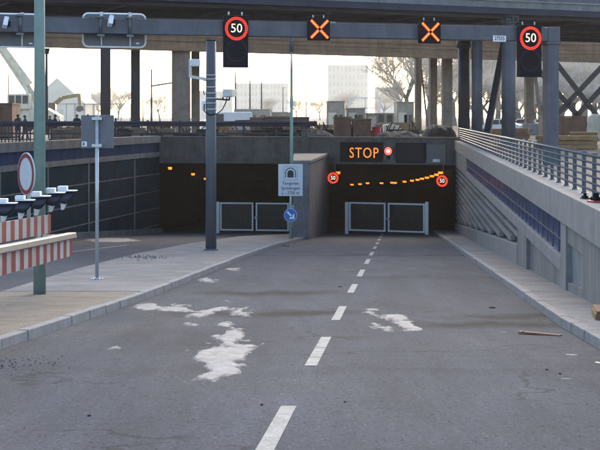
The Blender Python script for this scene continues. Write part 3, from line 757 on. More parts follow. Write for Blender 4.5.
b = MB(); b.tube([(.55,-.1,H(97)),(.50,-.12,H(103)),(.38,-.14,H(110)),(.2,-.18,H(114)),(-.05,-.2,H(115)),(-.22,-.18,H(111)),(-.22,-.1,H(104))], .018, 6); b.tube([(-.22,-.05,H(95)),(-.26,-.1,H(88)),(-.2,-.1,H(84))], .016, 6); b.build('cable', M['black'], t)
b = MB(); b.box(-.30,-.17,-.1,.1,H(110),H(101)); b.build('junction_box', M['white_frame'], t, bevel=.01)
b = MB(); b.cyl((0,0,-.01),(0,0,.05),.24,n=20); b.build('collar', M['pole_grey'], t)

# light mast and the tunnel name sign in the gore
P = W(291.5, 234, 61); P.z = zr(61)+KH-.006
k = 61/F
t = thing('light_mast', 'tall thin dark green mast behind the tunnel name sign', 'mast', P)
def H(py): return EYE+(HOR-py)*k - P.z
b = MB(); b.cyl((0,0,0),(0,0,H(205)),.10,.10,12); b.cyl((0,0,H(205)),(0,0,H(70)),.085,.065,12); b.build('lower_shaft', M['pole_green'], t)
b = MB(); b.cyl((0,0,H(70)),(0,0,H(52)),.05,.045,10); b.build('upper_shaft', M['galv'], t)  # paler metal stands for the lit stretch, light put into the colour
b = MB(); b.cyl((0,0,H(52)),(0,0,H(26)),.10,.10,12); b.build('mast_head', M['pole_grey'], t)  # grey tone puts the shade at the mast's top into its colour
P = W(290.5, 235, 59.5); P.z = zr(59.5)+KH-.006; k = 59.5/F
t = thing('tunnel_name_sign', 'white tunnel name board with black arch symbol on a post', 'sign', P)
b = MB(); b.cyl((0,.06,0),(0,.06,H(166)),.045,n=10); b.build('post', M['galv'], t)
w2 = 12.2*k; z0, z1 = H(196), H(164)
b = MB(); b.box(-w2,w2,-.03,0,z0,z1); b.build('board', M['sign_white'], t, bevel=.008)
pts = []
b = MB(); th = .012; bx = 6.8*k; zz0, zz1 = H(180), H(166.3)
for (a0,a1,c0,c1) in ((-bx,bx,zz0,zz0+th),(-bx,bx,zz1-th,zz1),(-bx,-bx+th,zz0+th,zz1-th),(bx-th,bx,zz0+th,zz1-th)): b.box(a0,a1,-.036,-.031,c0,c1)
b.build('symbol_frame', M['alu_back'], t)
def arch(r, zb, zc): return [(-r,zb),(r,zb)] + [(r*math.cos(R(a)), zc + r*math.sin(R(a))) for a in range(0,181,15)]
b = MB(); b.prism(arch(3.1*k, H(177.4), H(173.2)), 'y', -.038, -.031); b.build('arch_symbol', M['ink'], t)
b = MB(); b.ring((0,-.031,H(173.0)), 4.6*k, 5.4*k, .006, 16, 0, 0, math.pi); b.box(-5.4*k,-4.6*k,-.037,-.031,H(177.6),H(173.05)); b.box(4.6*k,5.4*k,-.037,-.031,H(177.6),H(173.05)); b.build('arch_outline', M['ink'], t)
for txt, py in (('Tiergarten', 183.4), ('Spreebogen', 188.2), ('L - 2700 m', 193.0)):
    text_mesh(txt, .205, 'lettering', M['ink'], t, (0,-.032,H(py)), .001, .002, .86)
t2 = thing('arrow_sign', 'round blue keep right sign with white arrow on the sign post', 'sign', P + Vector((0,0,H(215))))
b = MB(); b.disc((0,-.01,0), .30, .015, 32); b.build('blue_disc', M['blue'], t2)
b = MB(); b.ring((0,-.0255,0), .272, .290, .004, 32); b.build('white_rim', M['sign_white'], t2)
b = MB(); b.bar((-.15,-.028,.15),(.08,-.028,-.08),.075,.006,up=(0,1,0))
b.add([(.17,-.031,-.17),(.17,-.031,.07),(.09,-.031,-.01),(-.01,-.031,-.09),(-.07,-.031,-.17)], [(0,1,2),(0,2,3),(0,3,4)])
b.build('arrow', M['white'], t2)
b = MB(); b.box(-.06,.06,-.009,.06,-.05,.05); b.build('clamp', M['galv'], t2)

# ---------------------------------------------------------------- grey post with a sign seen from behind
P = onroad(97, 279, KH); k = P.y/F
def H(py): return EYE+(HOR-py)*k - P.z
t = thing('square_sign', 'back of a square grey traffic sign on a thin galvanised post', 'sign', P)
b = MB(); b.cyl((0,0,0),(0,0,H(116)),.036,n=12); b.build('post', M['galv'], t)
b = MB(); b.box(-.16*.75,.16*.75,-.07,.07,0,.012); b.box(-.05,.05,-.05,.05,.012,.035)
for dx in (-.09,.09): b.cyl((dx,0,.012),(dx,0,.045),.014,n=6)
b.build('base_plate', M['galv'], t)
b = MB(); b.box(-16.3*k,16.6*k,.045,.06,H(148.5),H(115.2)); b.build('sign_panel', M['alu_back'], t, bevel=.01)
for py in (118.5, 145.5):
    b = MB(); b.box(-.10,.10,-.045,.044,H(py)-.03,H(py)+.03); b.build('clamp', M['galv'], t)
b = MB(); b.box(-15.5*k,-10.5*k,.040,.044,H(146.5),H(141.5)); s2 = b.build('sticker', M['white'], t)
b = MB(); b.box(-14.6*k,-12.6*k,.037,.0395,H(145.6),H(142.5)); b.build('sticker_print', M['alu_back'], t)

# ---------------------------------------------------------------- green pole
P = onroad(39.6, 294, KH-.012); k = P.y/F
t = thing('lamp_pole', 'thick pale green steel pole rising past the gantry from the sandy verge', 'pole', P)
b = MB(); b.cyl((0,0,-.05),(0,0,9.2),.105,.075,24); b.build('pole_shaft', M['pole_green'], t)
b = MB(); b.box(-.05,.05,-.112,-.095,.75,1.15); b.build('access_door', M['pole_green'], t)
b = MB(); b.tube([(0,0,9.15),(.1,0,9.5),(.5,0,9.7),(1.2,0,9.75)], .035, 8); b.build('lamp_arm', M['pole_green'], t)
b = MB(); b.prism([(1.15,9.68),(1.9,9.72),(1.85,9.85),(1.2,9.85)], 'y', -.12, .12); b.build('lamp_head', M['alu_back'], t)

# ---------------------------------------------------------------- parked swing barrier with lamps
B0 = W(-95, 300, 13.6); B1 = W(72.5, 255, 22.3)
bd = (B1-B0).to_2d(); bL = bd.length; brz = math.atan2(bd.y, bd.x)
bar_ = thing('swing_barrier', 'parked swing barrier of two red and white striped boards along the verge', 'barrier', (B0.x, B0.y, 0), brz)
def bu(px, off=0.0):      # along-barrier distance for a pixel column
    n = Vector((-bd.y, bd.x)).normalized()*off; O = B0.to_2d()+n; kx = (px-300)/F
    dx, dy = bd.normalized(); s_ = (kx*O.y - O.x)/(dx - kx*dy); return s_, O.y + s_*dy
def bz(py, Y): return EYE + (HOR-py)/F*Y
def striped(name, u0, u1, off, za0, za1, zb0, zb1, period, wide_fac=.5, th=.03):
    b = MB(); n = max(1, round((u1-u0)/(period/2)))
    for i in range(n):
        a = u0+(u1-u0)*i/n; c = u0+(u1-u0)*(i+1)/n
        f0 = i/n; f1 = (i+1)/n
        zA, zB = za0+(zb0-za0)*f0, za0+(zb0-za0)*f1; tA, tB = za1+(zb1-za1)*f0, za1+(zb1-za1)*f1
        b.hexa([(a,off,zA),(c,off,zB),(c,off+th,zB),(a,off+th,zA),(a,off,tA),(c,off,tB),(c,off+th,tB),(a,off+th,tA)], i % 2)
    return b.build(name, [M['red'], M['redw']], bar_)
u1, Y1 = bu(72.5); uM, YM = bu(0); 
zb1_, zt1_ = bz(255.5,Y1), bz(239,Y1); zbM, ztM = bz(276,YM), bz(254,YM)
# extend linearly back to u=0
zb0_ = zbM + (zbM-zb1_)/(u1-uM)*uM; zt0_ = ztM + (ztM-zt1_)/(u1-uM)*uM
striped('striped_board', 0, u1, 0, zb0_, zt0_, zb1_, zt1_, .50)
b = MB(); b.hexa([(0,-.06,zt0_+.004),(u1+.12,-.06,zt1_+.004),(u1+.12,.12,zt1_+.004),(0,.12,zt0_+.004),(0,-.04,zt0_+.10),(u1+.12,-.04,zt1_+.10),(u1+.12,.10,zt1_+.10),(0,.10,zt0_+.10)]); b.build('top_rail', M['rail'], bar_, bevel=.015)
OFF = .42
u2, Y2 = bu(51, OFF); uN, YN = bu(0, OFF)
wb2, wt2 = bz(233,Y2), bz(214.5,Y2); wbN, wtN = bz(243,YN), bz(222.5,YN)
wb0 = wbN + (wbN-wb2)/(u2-uN)*uN; wt0 = wtN + (wtN-wt2)/(u2-uN)*uN
striped('striped_board', 0, u2, OFF, wb0, wt0, wb2, wt2, .52)
b = MB()
for f in (.12, .5, .93):
    uu = u2*f; z = zt0_ + (zt1_-zt0_)*(uu/u1); zz = wb0+(wb2-wb0)*f
    b.box(uu-.03,uu+.03,.02,OFF-.002,z+.03,z+.08); b.box(uu-.03,uu+.03,OFF+.032,OFF+.08,min(z,zz)-.02,zz+.25)
b.build('cross_brace', M['galv'], bar_)
gz = zr(13.6)+KH-.02
b = MB(); b.box(-.18,.10,-.08,.55,gz,wt0+.12); b.build('pivot_post', M['galv'], bar_, bevel=.02)
b = MB(); b.box(-.4,.35,-.3,.8,gz-.1,gz+.06); b.build('footing', M['kerb'], bar_)
# lamps: hood axis points along the barrier's far end (to the right in the picture)
LAMPS = [(7,205.5),(24.5,202.5),(40.5,198.5),(55,195.0),(69,193.0)]
for i, (px, py) in enumerate(LAMPS):
    uu, YY = bu(px-4 if i < 4 else 60, OFF+.06); z = bz(py+1.0, YY)
    if i == 4: uu, YY = bu(63, OFF+.30); z = bz(py+1.0, YY)
    k = YY/F
    h = thing('warning_lamp', 'dark hooded warning lamp with white top box, %s from the free end of the barrier' % ORD[4-i], 'lamp', (0,0,0), brz*0, 'warning lamps along the barrier')
    c, s_ = math.cos(brz), math.sin(brz); off = OFF+.06 if i < 4 else OFF+.30
    h.location = (B0.x + uu*c - off*s_, B0.y + uu*s_ + off*c, z)
    n = 16; L = 16*k; rr = 7.0*k
    # visor: half-round hood, longer at the top
    b = MB(); vs = []; 
    for q in range(n):
        a = 2*math.pi*q/n; ex = L*(.40 + .35*math.sin(a)+.12)
        vs += [(-L*.30, rr*.8*math.cos(a), rr*.8*math.sin(a)), (ex, rr*math.cos(a), rr*math.sin(a))]
    b.add(vs, [(2*q,2*((q+1)%n),2*((q+1)%n)+1,2*q+1) for q in range(n)], smooth=True)
    b.add([vs[2*q] for q in range(n)], [tuple(range(n))])
    b.v = [p + Vector((0,0,-rr*.55)) for p in b.v]
    hd = b.build('hood', M['lens_off'] if False else mat('dark_blue_hood', (.014,.018,.032), .5, .2, 6) if i == 0 else HOODM, h)
    if i == 0: HOODM = hd.data.materials[0]
    b = MB(); b.box(-L*.28, L*.86, -rr*.9, rr*.9, rr*.42, rr*.56); b.build('hood_top', M['white_frame'], h, bevel=.006)  # white puts the light from above into the hood top's colour
    b = MB(); b.box(-L*.30, L*.28, -rr*.7, rr*.7, rr*.58, rr*1.15); b.build('top_box', M['white'], h, bevel=.012)
    b = MB(); b.disc((-L*.1,0,-rr*.55), rr*.72, .02, 16, ax=(1,0,0)); b.build('lens', M['lens_off'], h)
    b = MB(); b.prism([(-L*.12,-rr*1.3),(L*.22,-rr*1.35),(L*.05,-rr*2.25),(-L*.10,-rr*2.25)], 'y', -.05, .05); b.build('bracket', M['galv'], h)
# round prohibition sign on the barrier
us, YS = bu(27.0, OFF+.10)
c, s_ = math.cos(brz), math.sin(brz)
t = thing('no_vehicles_sign', 'round white sign with red ring turned sideways above the striped barrier', 'sign', (B0.x + us*c - (OFF+.16)*s_, B0.y + us*s_ + (OFF+.16)*c, 0), 0)
YS = t.location.y; k = YS/F; t.location.x = (27-300)*k; t.location.z = bz(200, YS)
t.rotation_euler.z = R(-56)
rr = 21.5*k; zc = 26*k
b = MB(); b.disc((0,0,zc), rr, .02, 40); b.build('white_disc', M['sign_white'], t)
b = MB(); b.ring((0,-.0205,zc), rr*.76, rr*.955, .004, 40); b.build('red_ring', M['red'], t)
b = MB(); b.cyl((0,.03,-.42),(0,.03,zc+rr*.5),.03,n=10); b.box(-.06,.06,.005,.06,zc-.2,zc-.12); b.build('post', M['galv'], t)

# ---------------------------------------------------------------- old snow, litter and the plank on the road
def snow(poly, label, h=.016, cell=.022, amp=.22, freq=2.6):
    pts = [onroad(*p) for p in poly]; P2 = [(p.x, p.y) for p in pts]
    xs = [p[0] for p in P2]; ys = [p[1] for p in P2]
    mxr = .25; cx_, cy_ = cell, cell*2.2
    x0, x1, y0, y1 = min(xs)-mxr, max(xs)+mxr, min(ys)-mxr*2, max(ys)+mxr*2
    nx = int((x1-x0)/cx_)+1; ny = int((y1-y0)/cy_)+1
    def sd(x, y):
        best = 1e9; ins = False; n = len(P2)
        for i in range(n):
            ax, ay = P2[i]; bx_, by = P2[(i+1)%n]; ay2, by2, yy = ay*.35, by*.35, y*.35
            ex, ey = bx_-ax, by2-ay2; q = max(0, min(1, ((x-ax)*ex+(yy-ay2)*ey)/(ex*ex+ey*ey+1e-9)))
            best = min(best, math.hypot(x-ax-ex*q, yy-ay2-ey*q))
            if (ay > y) != (by > y) and x < (bx_-ax)*(y-ay)/(by-ay)+ax: ins = not ins
        return best if ins else -best
    V = {}; b = MB(); idx = {}; thick = []
    def val(i, j):
        if (i,j) not in V:
            x, y = x0+i*cx_, y0+j*cy_
            d_ = sd(x, y)
            nz = noise.fractal(Vector((x*freq, y*freq*.38, 3.1)), .9, 2.1, 5)
            V[(i,j)] = d_*.8 + amp*.75*nz + .075*noise.noise(Vector((x*9, y*3.4, 1.7))) + .05*noise.noise(Vector((x*21, y*9, 5.7))) + .035*noise.noise(Vector((x*43, y*17, 8.7))) - .018
        return V[(i,j)]
    for i in range(nx):
        for j in range(ny):
            q = [val(i,j), val(i+1,j), val(i+1,j+1), val(i,j+1)]
            if max(q) <= 0: continue
            f = []
            for (a, c_) in ((i,j),(i+1,j),(i+1,j+1),(i,j+1)):
                if (a,c_) not in idx:
                    x, y = x0+a*cx_, y0+c_*cy_; v = V[(a,c_)]
                    hz = h*(1-math.exp(-max(v,0)/.05)) * (.7+.5*noise.noise(Vector((x*7,y*3,0)))) if v > 0 else max(v*.35, -.03)
                    thick.append(v); idx[(a,c_)] = len(b.v); b.v.append(Vector((x, y, zr(y)+hz)))
                f.append(idx[(a,c_)])
            b.f.append(f); b.mi.append(0); b.sm.append(True)
    if not b.f: return
    o = tag(b.build('snow_patch', M['snow']), label, 'snow', 'patches of old snow on the road')
    at_ = o.data.attributes.new('thickness', 'FLOAT', 'POINT'); at_.data.foreach_set('value', thick)
snow([(132,305),(145,302),(160,303.5),(178,305),(197,309),(196,313),(178,312),(160,311),(143,308)], 'long streak of old snow beside the island kerb')
snow([(190,318),(196,311),(210,307),(228,307),(222,311),(210,316),(202,321),(192,321)], 'pale wedge of old snow between the kerb streak and the small square patch')
snow([(229,315),(232,308),(250,306.5),(254,309),(248,312),(247,316),(236,316)], 'squarish patch of thin snow at the edge of the dark damp band', .02)
snow([(232,328),(250,331),(246,338),(239,345),(258,346),(251,353),(240,362),(237,374),(215,381),(184,380),(199,372),(191,366),(197,357),(190,352),(205,345),(222,334)], 'largest ragged sheet of old snow in the left lane', .02, .024)
snow([(214,326),(224,321),(234,322),(228,327)], 'thin scrap of snow just beyond the largest sheet', .02)
snow([(366,314),(380,312.5),(398,314),(410,319),(402,321),(386,319)], 'long curved scrap of snow right of the lane dashes', .02)
snow([(366,323),(376,321.5),(393,328),(388,333),(377,330),(367,327)], 'angular scrap of dirty ice closest to the lane dashes', .02, amp=.1)
snow([(397,323),(408,320),(421,325),(421,331),(410,331),(400,328)], 'pointed scrap of snow at the start of the right damp band', .02)
snow([(374,310),(386,309.5),(397,311),(394,313)], 'thin sliver of snow beyond the curved scrap', .015)
snow([(196,280),(206,278),(217,280.5),(212,282.5),(200,282)], 'small snow scrap beside the island kerb near the mast', .02)
snow([(225,269),(238,267.5),(243,269.5),(236,271)], 'thin snow scrap on the road beside the mast', .02)
snow([(146,314),(157,312.5),(161,315),(150,316)], 'small snow scrap in front of the kerb streak', .02, amp=.1)
snow([(181,324),(191,322),(193,325.5),(184,327)], 'small snow scrap in front of the pale wedge', .02, amp=.1)
snow([(219,302),(228,300.5),(230,302),(223,303)], 'tiny snow scrap beyond the squarish patch', .02, amp=.1)
snow([(107,347.5),(117,346.5),(118,349),(110,349.5)], 'tiny snow scrap alone in the sandy foreground', .015, amp=.06)
snow([(84,240),(105,238),(130,238.5),(142,241),(115,242.5),(90,242)], 'long snow strip on the slip road below the panelled wall', .03, .07)

def litter(px, py, w_, l_, h_, rz, m, name, label, lift=0.0, cat='litter'):
    P = onroad(px, py, lift); w_ *= .62; l_ *= .7; h_ *= (.6 if m.name == 'dark_soil_heap' else .22); b = MB(); n = 6; vs = []
    rnd = random.Random(int(px*7+py)); prof = [rnd.uniform(.7,1.1) for _ in range(n)]
    for lv, sc in ((0, 1), (h_*.6, .92), (h_, .5)):
        for i in range(n):
            a = 2*math.pi*i/n; vs.append((w_*prof[i]*sc*math.cos(a), l_*prof[i]*sc*math.sin(a), lv))
    fs = [tuple(range(n-1,-1,-1)), tuple(2*n+i for i in range(n))]
    for q in (0,1): fs += [(q*n+i, q*n+(i+1)%n, (q+1)*n+(i+1)%n, (q+1)*n+i) for i in range(n)]
    b.add(vs, fs); o = b.build(name, m, center=False); o.location = P; o.rotation_euler = (math.atan(-SLOPE), 0, rz)
    return tag(o, label, cat)
litter(572,355,.11,.16,.03,.3,M['kerb'],'paper_scrap','crumpled white paper scrap by the footway kerb')
litter(566,379,.05,.09,.02,1.2,M['kerb'],'paper_scrap','small white scrap on the bare asphalt in front of the paper')
litter(503,332,.09,.05,.02,0,M['kerb'],'paper_scrap','flat white scrap beside the end of the brown plank')
litter(598,363,.05,.12,.04,.2,M['alu_back'],'paper_scrap','grey scrap lying against the footway kerb')
litter(588,330,.09,.05,.015,.1,M['kerb'],'paper_scrap','white scrap lying on the gravel footway',KH-.008)
litter(286,246,.32,.8,.06,.1,M['heap'],'drain_cover','dark lump by the island kerb near the gore',0,'debris')
litter(340,287,.09,.14,.03,0,M['heap'],'dirt_clod','dark clod on the road beside a lane dash',0,'debris')
litter(492,308,.10,.16,.04,0,M['heap'],'dirt_clod','dark clod alone in the lane beside the footway',0,'debris')
litter(262,405,.025,.05,.02,0,M['heap'],'dirt_clod','small dark clod left of the frontmost lane dash',0,'debris')
litter(89,416,.03,.04,.02,0,M['heap'],'dirt_clod','dark pebble alone in the left foreground',0,'debris')
litter(547,370,.025,.05,.02,0,M['heap'],'dirt_clod','dark pebble nearest the small white scrap',0,'debris')
litter(560,374,.03,.05,.02,0,M['heap'],'dirt_clod','dark pebble between the two white scraps',0,'debris')
litter(345,402,.02,.05,.015,0,M['heap'],'dirt_clod','dark pebble right of the frontmost lane dash',0,'debris')
# loose grit along the kerb side, uncountable
rnd = random.Random(3); b = MB()
def grit(n, fx, fy, smin, smax):
    for _ in range(n):
        P = onroad(fx(), fy()); s_ = rnd.uniform(smin, smax)
        vs = [P + Vector((rnd.uniform(.5,1)*s_*math.cos(a), rnd.uniform(.5,1)*s_*math.sin(a), 0)) for a in (0,2.1,4.2)] + [P+Vector((0,0,s_*.7))]
        b.add(vs, [(0,1,3),(1,2,3),(2,0,3)])
grit(70, lambda: abs(rnd.gauss(0,34)), lambda: rnd.gauss(364,3.5), .008, .022)
grit(500, lambda: rnd.uniform(-10,610), lambda: 300+rnd.random()**.8*155, .003, .010)
for _ in range(120):
    P = onroad(rnd.gauss(143,13), rnd.gauss(257.2,1.0), KH); s_ = rnd.uniform(.01,.05)
    b.add([P + Vector((rnd.uniform(.5,1)*s_*math.cos(a), rnd.uniform(.5,1)*s_*2*math.sin(a), 0)) for a in (0,2.1,4.2)] + [P+Vector((0,0,s_*.6))], [(0,1,3),(1,2,3),(2,0,3)])
tag(b.build('loose_grit', M['conc_dark'], center=False), 'dark grit scattered over the foreground asphalt', 'grit', kind='stuff')
# plank
Pa = onroad(524, 334, .0); Pb = onroad(561, 336, .0); dv = Pb-Pa
t = thing('plank', 'rusty brown wooden plank lying on the road by the kerb', 'plank', (Pa+Pb)/2, math.atan2(dv.y, dv.x))
b = MB(); hl = dv.length/2; b.box(-hl, hl, -.045, .045, .0, .024); o = b.build('board', M['wood'], t, bevel=.006); o.rotation_euler.x = math.atan(-SLOPE)
b = MB(); b.cbox((-hl-.04,0,.013),(.05,.088,.022)); o = b.build('board_end', M['wood'], t)
Pa = onroad(598, 318, KH-.008)
t = thing('timber_block', 'pale timber block on the gravel footway against the wall', 'timber', Pa, R(-8))
b = MB(); b.box(-.06,.16,-.35,.35,0,.10); b.build('block', M['timber'], t, bevel=.008)
b = MB(); b.box(-.045,.145,-.33,.33,.104,.135); b.build('top_board', M['wood'], t, bevel=.005)
# things left on the coping
def on_coping(px, s_off):   # local wall coords at the railing foot
    kx = (px-300)/F; X0 = 2.85 + s_off; Y = X0/(kx-.079); return Vector((kx*Y, Y, .252))
for px, off, lab, sc in ((596,.16,'black boot-shaped foot with red rim left on the coping',1.0),(585,.10,'small black lump on the coping beside the red-rimmed foot',.62)):
    P = on_coping(px, off); t = thing('cone_foot', lab, 'litter', P, .2)
    b = MB(); b.box(-.06*sc,.06*sc,-.10*sc,.10*sc,.03*sc,.08*sc); b.cyl((0,0,.08*sc),(0,0,.15*sc),.055*sc,.04*sc,10); b.build('foot', M['black'], t, bevel=.01)
    if sc == 1.0:
        b = MB(); b.box(-.10,.10,-.13,.13,0,.028); b.build('red_rim', M['redplastic'], t, bevel=.008)
    else:
        b = MB(); b.box(-.05,.05,-.09,.09,0,.017); b.build('sole', M['rubber'], t)

# ---------------------------------------------------------------- overpass bridges
ax = Vector((.906,.423)); an = Vector((-.423,.906))
ov = thing('overpass', 'dark steel overpass deck crossing above the gantry', 'bridge', (0,66,6.7), math.atan2(ax.y, ax.x))
# local frame: x along the deck, y away from the camera; front edge at local y = yf
ZS = 6.7
def toL(P, o): return (Matrix.Translation(o.location) @ Matrix.Rotation(o.rotation_euler.z,4,'Z')).inverted() @ Vector(P)
# front edge passes the point on the fascia bottom seen at x=350,y=8
PE = W(350, 8, 5.1*F/109); yf = toL(PE, ov).y
DW = 15.0
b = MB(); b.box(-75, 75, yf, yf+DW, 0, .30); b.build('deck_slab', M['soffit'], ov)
b = MB(); b.box(-75, 75, yf-.03, yf+.35, .303, .62); b.build('edge_beam', M['fascia'], ov)
b = MB(); b.box(-75, 75, yf-.10, yf+.30, .623, .70); b.build('edge_lip', M['conc_top'], ov)
b = MB(); b.box(-75, 75, yf+.1, yf+.2, .703, 1.9); b.build('parapet_screen', M['steel_blue'], ov)
for i, yy in enumerate((yf+.5, yf+4.4, yf+8.3, yf+12.2)):
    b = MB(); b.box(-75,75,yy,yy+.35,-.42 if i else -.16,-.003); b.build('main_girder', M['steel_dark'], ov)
for i in range(-14, 15):
    b = MB(); b.box(i*5-.12,i*5+.12,yf+.86,yf+DW-.3,-.22,-.004); b.build('cross_girder', M['steel_dark'], ov)
# rear bridge, brown plate girder
RA = W(0, 46, 92); RB = W(580, 62, 118.7); rd = (RB-RA).to_2d().normalized()
ob = thing('rail_bridge', 'brown weathered girder bridge behind the dark overpass', 'bridge', ((RA.x+RB.x)/2, (RA.y+RB.y)/2, 6.47), math.atan2(rd.y, rd.x))
b = MB(); b.box(-80,80,0,.4,.35,3.2); b.build('plate_girder', M['steel_brown'], ob)
b = MB(); b.box(-80,80,-.12,.5,0,.34); b.build('bottom_flange', M['steel_brown'], ob)
for z in (.72, 1.05, 1.5, 1.95): 
    b = MB(); b.box(-80,80,-.07,-.004,z,z+.06); b.build('stiffener_strip', M['steel_brown'], ob)
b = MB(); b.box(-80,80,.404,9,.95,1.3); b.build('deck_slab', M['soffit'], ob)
b = MB(); b.box(-80,80,9.004,9.4,.95,2.6); b.build('plate_girder', M['steel_brown'], ob)

def round_col(px, Y, r, mtl, label, ztop, cap=True, grp=None):
    X = (px-300)/F*Y; t = thing('bridge_column', label, 'column', (X, Y, 0), 0, grp)
    b = MB(); b.cyl((0,0,0),(0,0,ztop-.42),r,r,20); b.build('shaft', mtl, t)
    if cap:
        b = MB(); b.cyl((0,0,ztop-.42),(0,0,ztop-.34),r*1.08,r*1.08,20); b.cyl((0,0,ztop-.10),(0,0,ztop-.005),r*1.5,r*1.5,20)
        for q in range(10):
            a = 2*math.pi*q/10; b.cbox((r*1.18*math.cos(a), r*1.18*math.sin(a), ztop-.22),(.34*r*2,.05,.24),a)
        b.cyl((0,0,ztop-.34),(0,0,ztop-.1),r*.98,r*.98,20); b.build('capital', mtl, t)
    else:
        b = MB(); b.cyl((0,0,ztop-.42),(0,0,ztop-.005),r*1.25,r*1.25,16); b.build('capital', mtl, t)
    b = MB(); b.cyl((0,0,-.05),(0,0,.25),r*1.4,r*1.4,20); b.build('footing', M['conc_old'], t)
round_col(508.5, 67.3, .35, M['steel_blue'], 'thick round blue-grey column with bolted capital left of the gantry post', ZS-.0)
round_col(477, 68.5, .28, M['steel_blue'], 'slimmer round blue-grey column beside the leaning strut', ZS-.42)
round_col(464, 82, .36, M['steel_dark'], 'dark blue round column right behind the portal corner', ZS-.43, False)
def rect_col(px, Y, wpx, mtl, label, ztop, depth=.7, side=None):
    X = (px-300)/F*Y; wd = wpx/F*Y; t = thing('bridge_column', label, 'column', (X, Y, 0), R(8))
    b = MB(); b.box(-wd/2,wd/2,-depth/2,depth/2,0,ztop-.3); b.build('shaft', mtl, t, bevel=.04)
    b = MB(); b.box(-wd/2-.12,wd/2+.12,-depth/2-.1,depth/2+.1,ztop-.3,ztop-.01); b.build('capital', mtl, t)
    b = MB(); b.box(-wd/2-.2,wd/2+.2,-depth/2-.2,depth/2+.2,-.05,.35); b.build('footing', M['conc_old'], t)
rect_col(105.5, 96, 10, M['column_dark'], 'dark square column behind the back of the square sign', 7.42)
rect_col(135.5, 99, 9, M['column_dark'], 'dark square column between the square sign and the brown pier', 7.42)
rect_col(181, 100, 18, M['column_brown'], 'wide brown concrete pier left of the camera mast', 7.42, 1.3)
rect_col(195.5, 108, 8, M['column_brown'], 'narrow brown column half hidden by the camera mast', 7.42)
rect_col(418, 126, 6, M['column_brown'], 'thin brown column furthest from the gantry post beside the bare tree', 7.42)
rect_col(433, 122, 7, M['column_brown'], 'brown square column between two leaning props', 7.42)
rect_col(447, 116, 9.5, M['column_brown'], 'broad brown square column beside the dark blue round column', 7.42)
rect_col(529, 122, 8, M['column_brown'], 'brown column on a concrete block behind the gantry post', 7.42)
def strut(a, b_, Ya, Yb, wd, mtl, label, name='leaning_strut'):
    A = W(*a, Ya); B = W(*b_, Yb); t = thing(name, label, 'strut', A)
    m_ = MB(t); m_.bar(A, B, wd, wd*.7); m_.build('strut_bar', mtl, t); m_ = MB(t); m_.cbox(A + Vector((0,0,.02)), (wd*1.8,wd*1.8,.08)); m_.build('foot_plate', mtl, t)
strut((486,140), (504,44), 74, 78, .36, M['steel_dark'], 'dark leaning strut between the two blue-grey columns')
strut((428,131), (420,57), 124, 124, .22, M['column_brown'], 'thin pale leaning prop left of the brown square column')
strut((543,135), (533,60), 116, 118, .26, M['column_brown'], 'thin leaning prop beside the column on a concrete block')
# cross bracing on the right
t = thing('cross_bracing', 'dark steel cross bracing under the bridge right of the gantry post', 'bracing', W(580,130,112))
for (a, b_) in (((533,63.5),(582,121)), ((557,64),(605,126)), ((553,118.5),(612,56)), ((572,121),(625,62))):
    m_ = MB(t); m_.bar(W(*a,112), W(*b_,112), .42, .14, up=(0,1,0)); m_.build('brace', M['column_dark'], t)
for c_ in ((566.2,103),(577.8,91.2),(588,103.5)):
    m_ = MB(t); m_.cbox(W(*c_,111.9), (.34,.14,.34), 0, 0, R(42)); m_.build('gusset', M['column_dark'], t)

# ---------------------------------------------------------------- street level beyond the portal
gr = thing('guard_rail', 'dark steel guard rail running along the street edge above the left portal', 'guard rail', (-8,83.5,0))
for z in (1.02,):
    m_ = MB(gr); m_.prism([(83.5,z),(83.42,z+.06),(83.5,z+.14),(83.42,z+.24),(83.5,z+.32),(83.56,z+.32),(83.56,z)], 'x', -24, 1.0); m_.build('beam', M['steel_dark'], gr)
m_ = MB(gr); m_.box(-24,1,83.5,83.56,.52,.62); m_.build('lower_rail', M['steel_dark'], gr)
for i in range(13):
    m_ = MB(gr); x = -23.5+i*2.0; m_.box(x-.06,x+.06,83.57,83.70,-.02,1.4 if i % 3 else 1.55); m_.build('rail_post', M['steel_dark'], gr)
pf = thing('picket_fence', 'dark steel picket fence beside the street left of the green pole', 'fence', (-17,82,0))
x = -22.0; pk = None
while x < -15.9:
    if pk is None:
        m_ = MB(); m_.box(-.035,.035,-.02,.02,0,1.35); pk = m_.build('picket', M['steel_dark'], pf); pk.location = (x+17, 0, .0)
    else: inst(pk, 'picket', pf, (x+17, 0, 0))
    x += .22
for z in (.2, 1.2):
    m_ = MB(); m_.box(-5.1,1.1,.021,.05,z,z+.06); m_.build('rail', M['steel_dark'], pf)

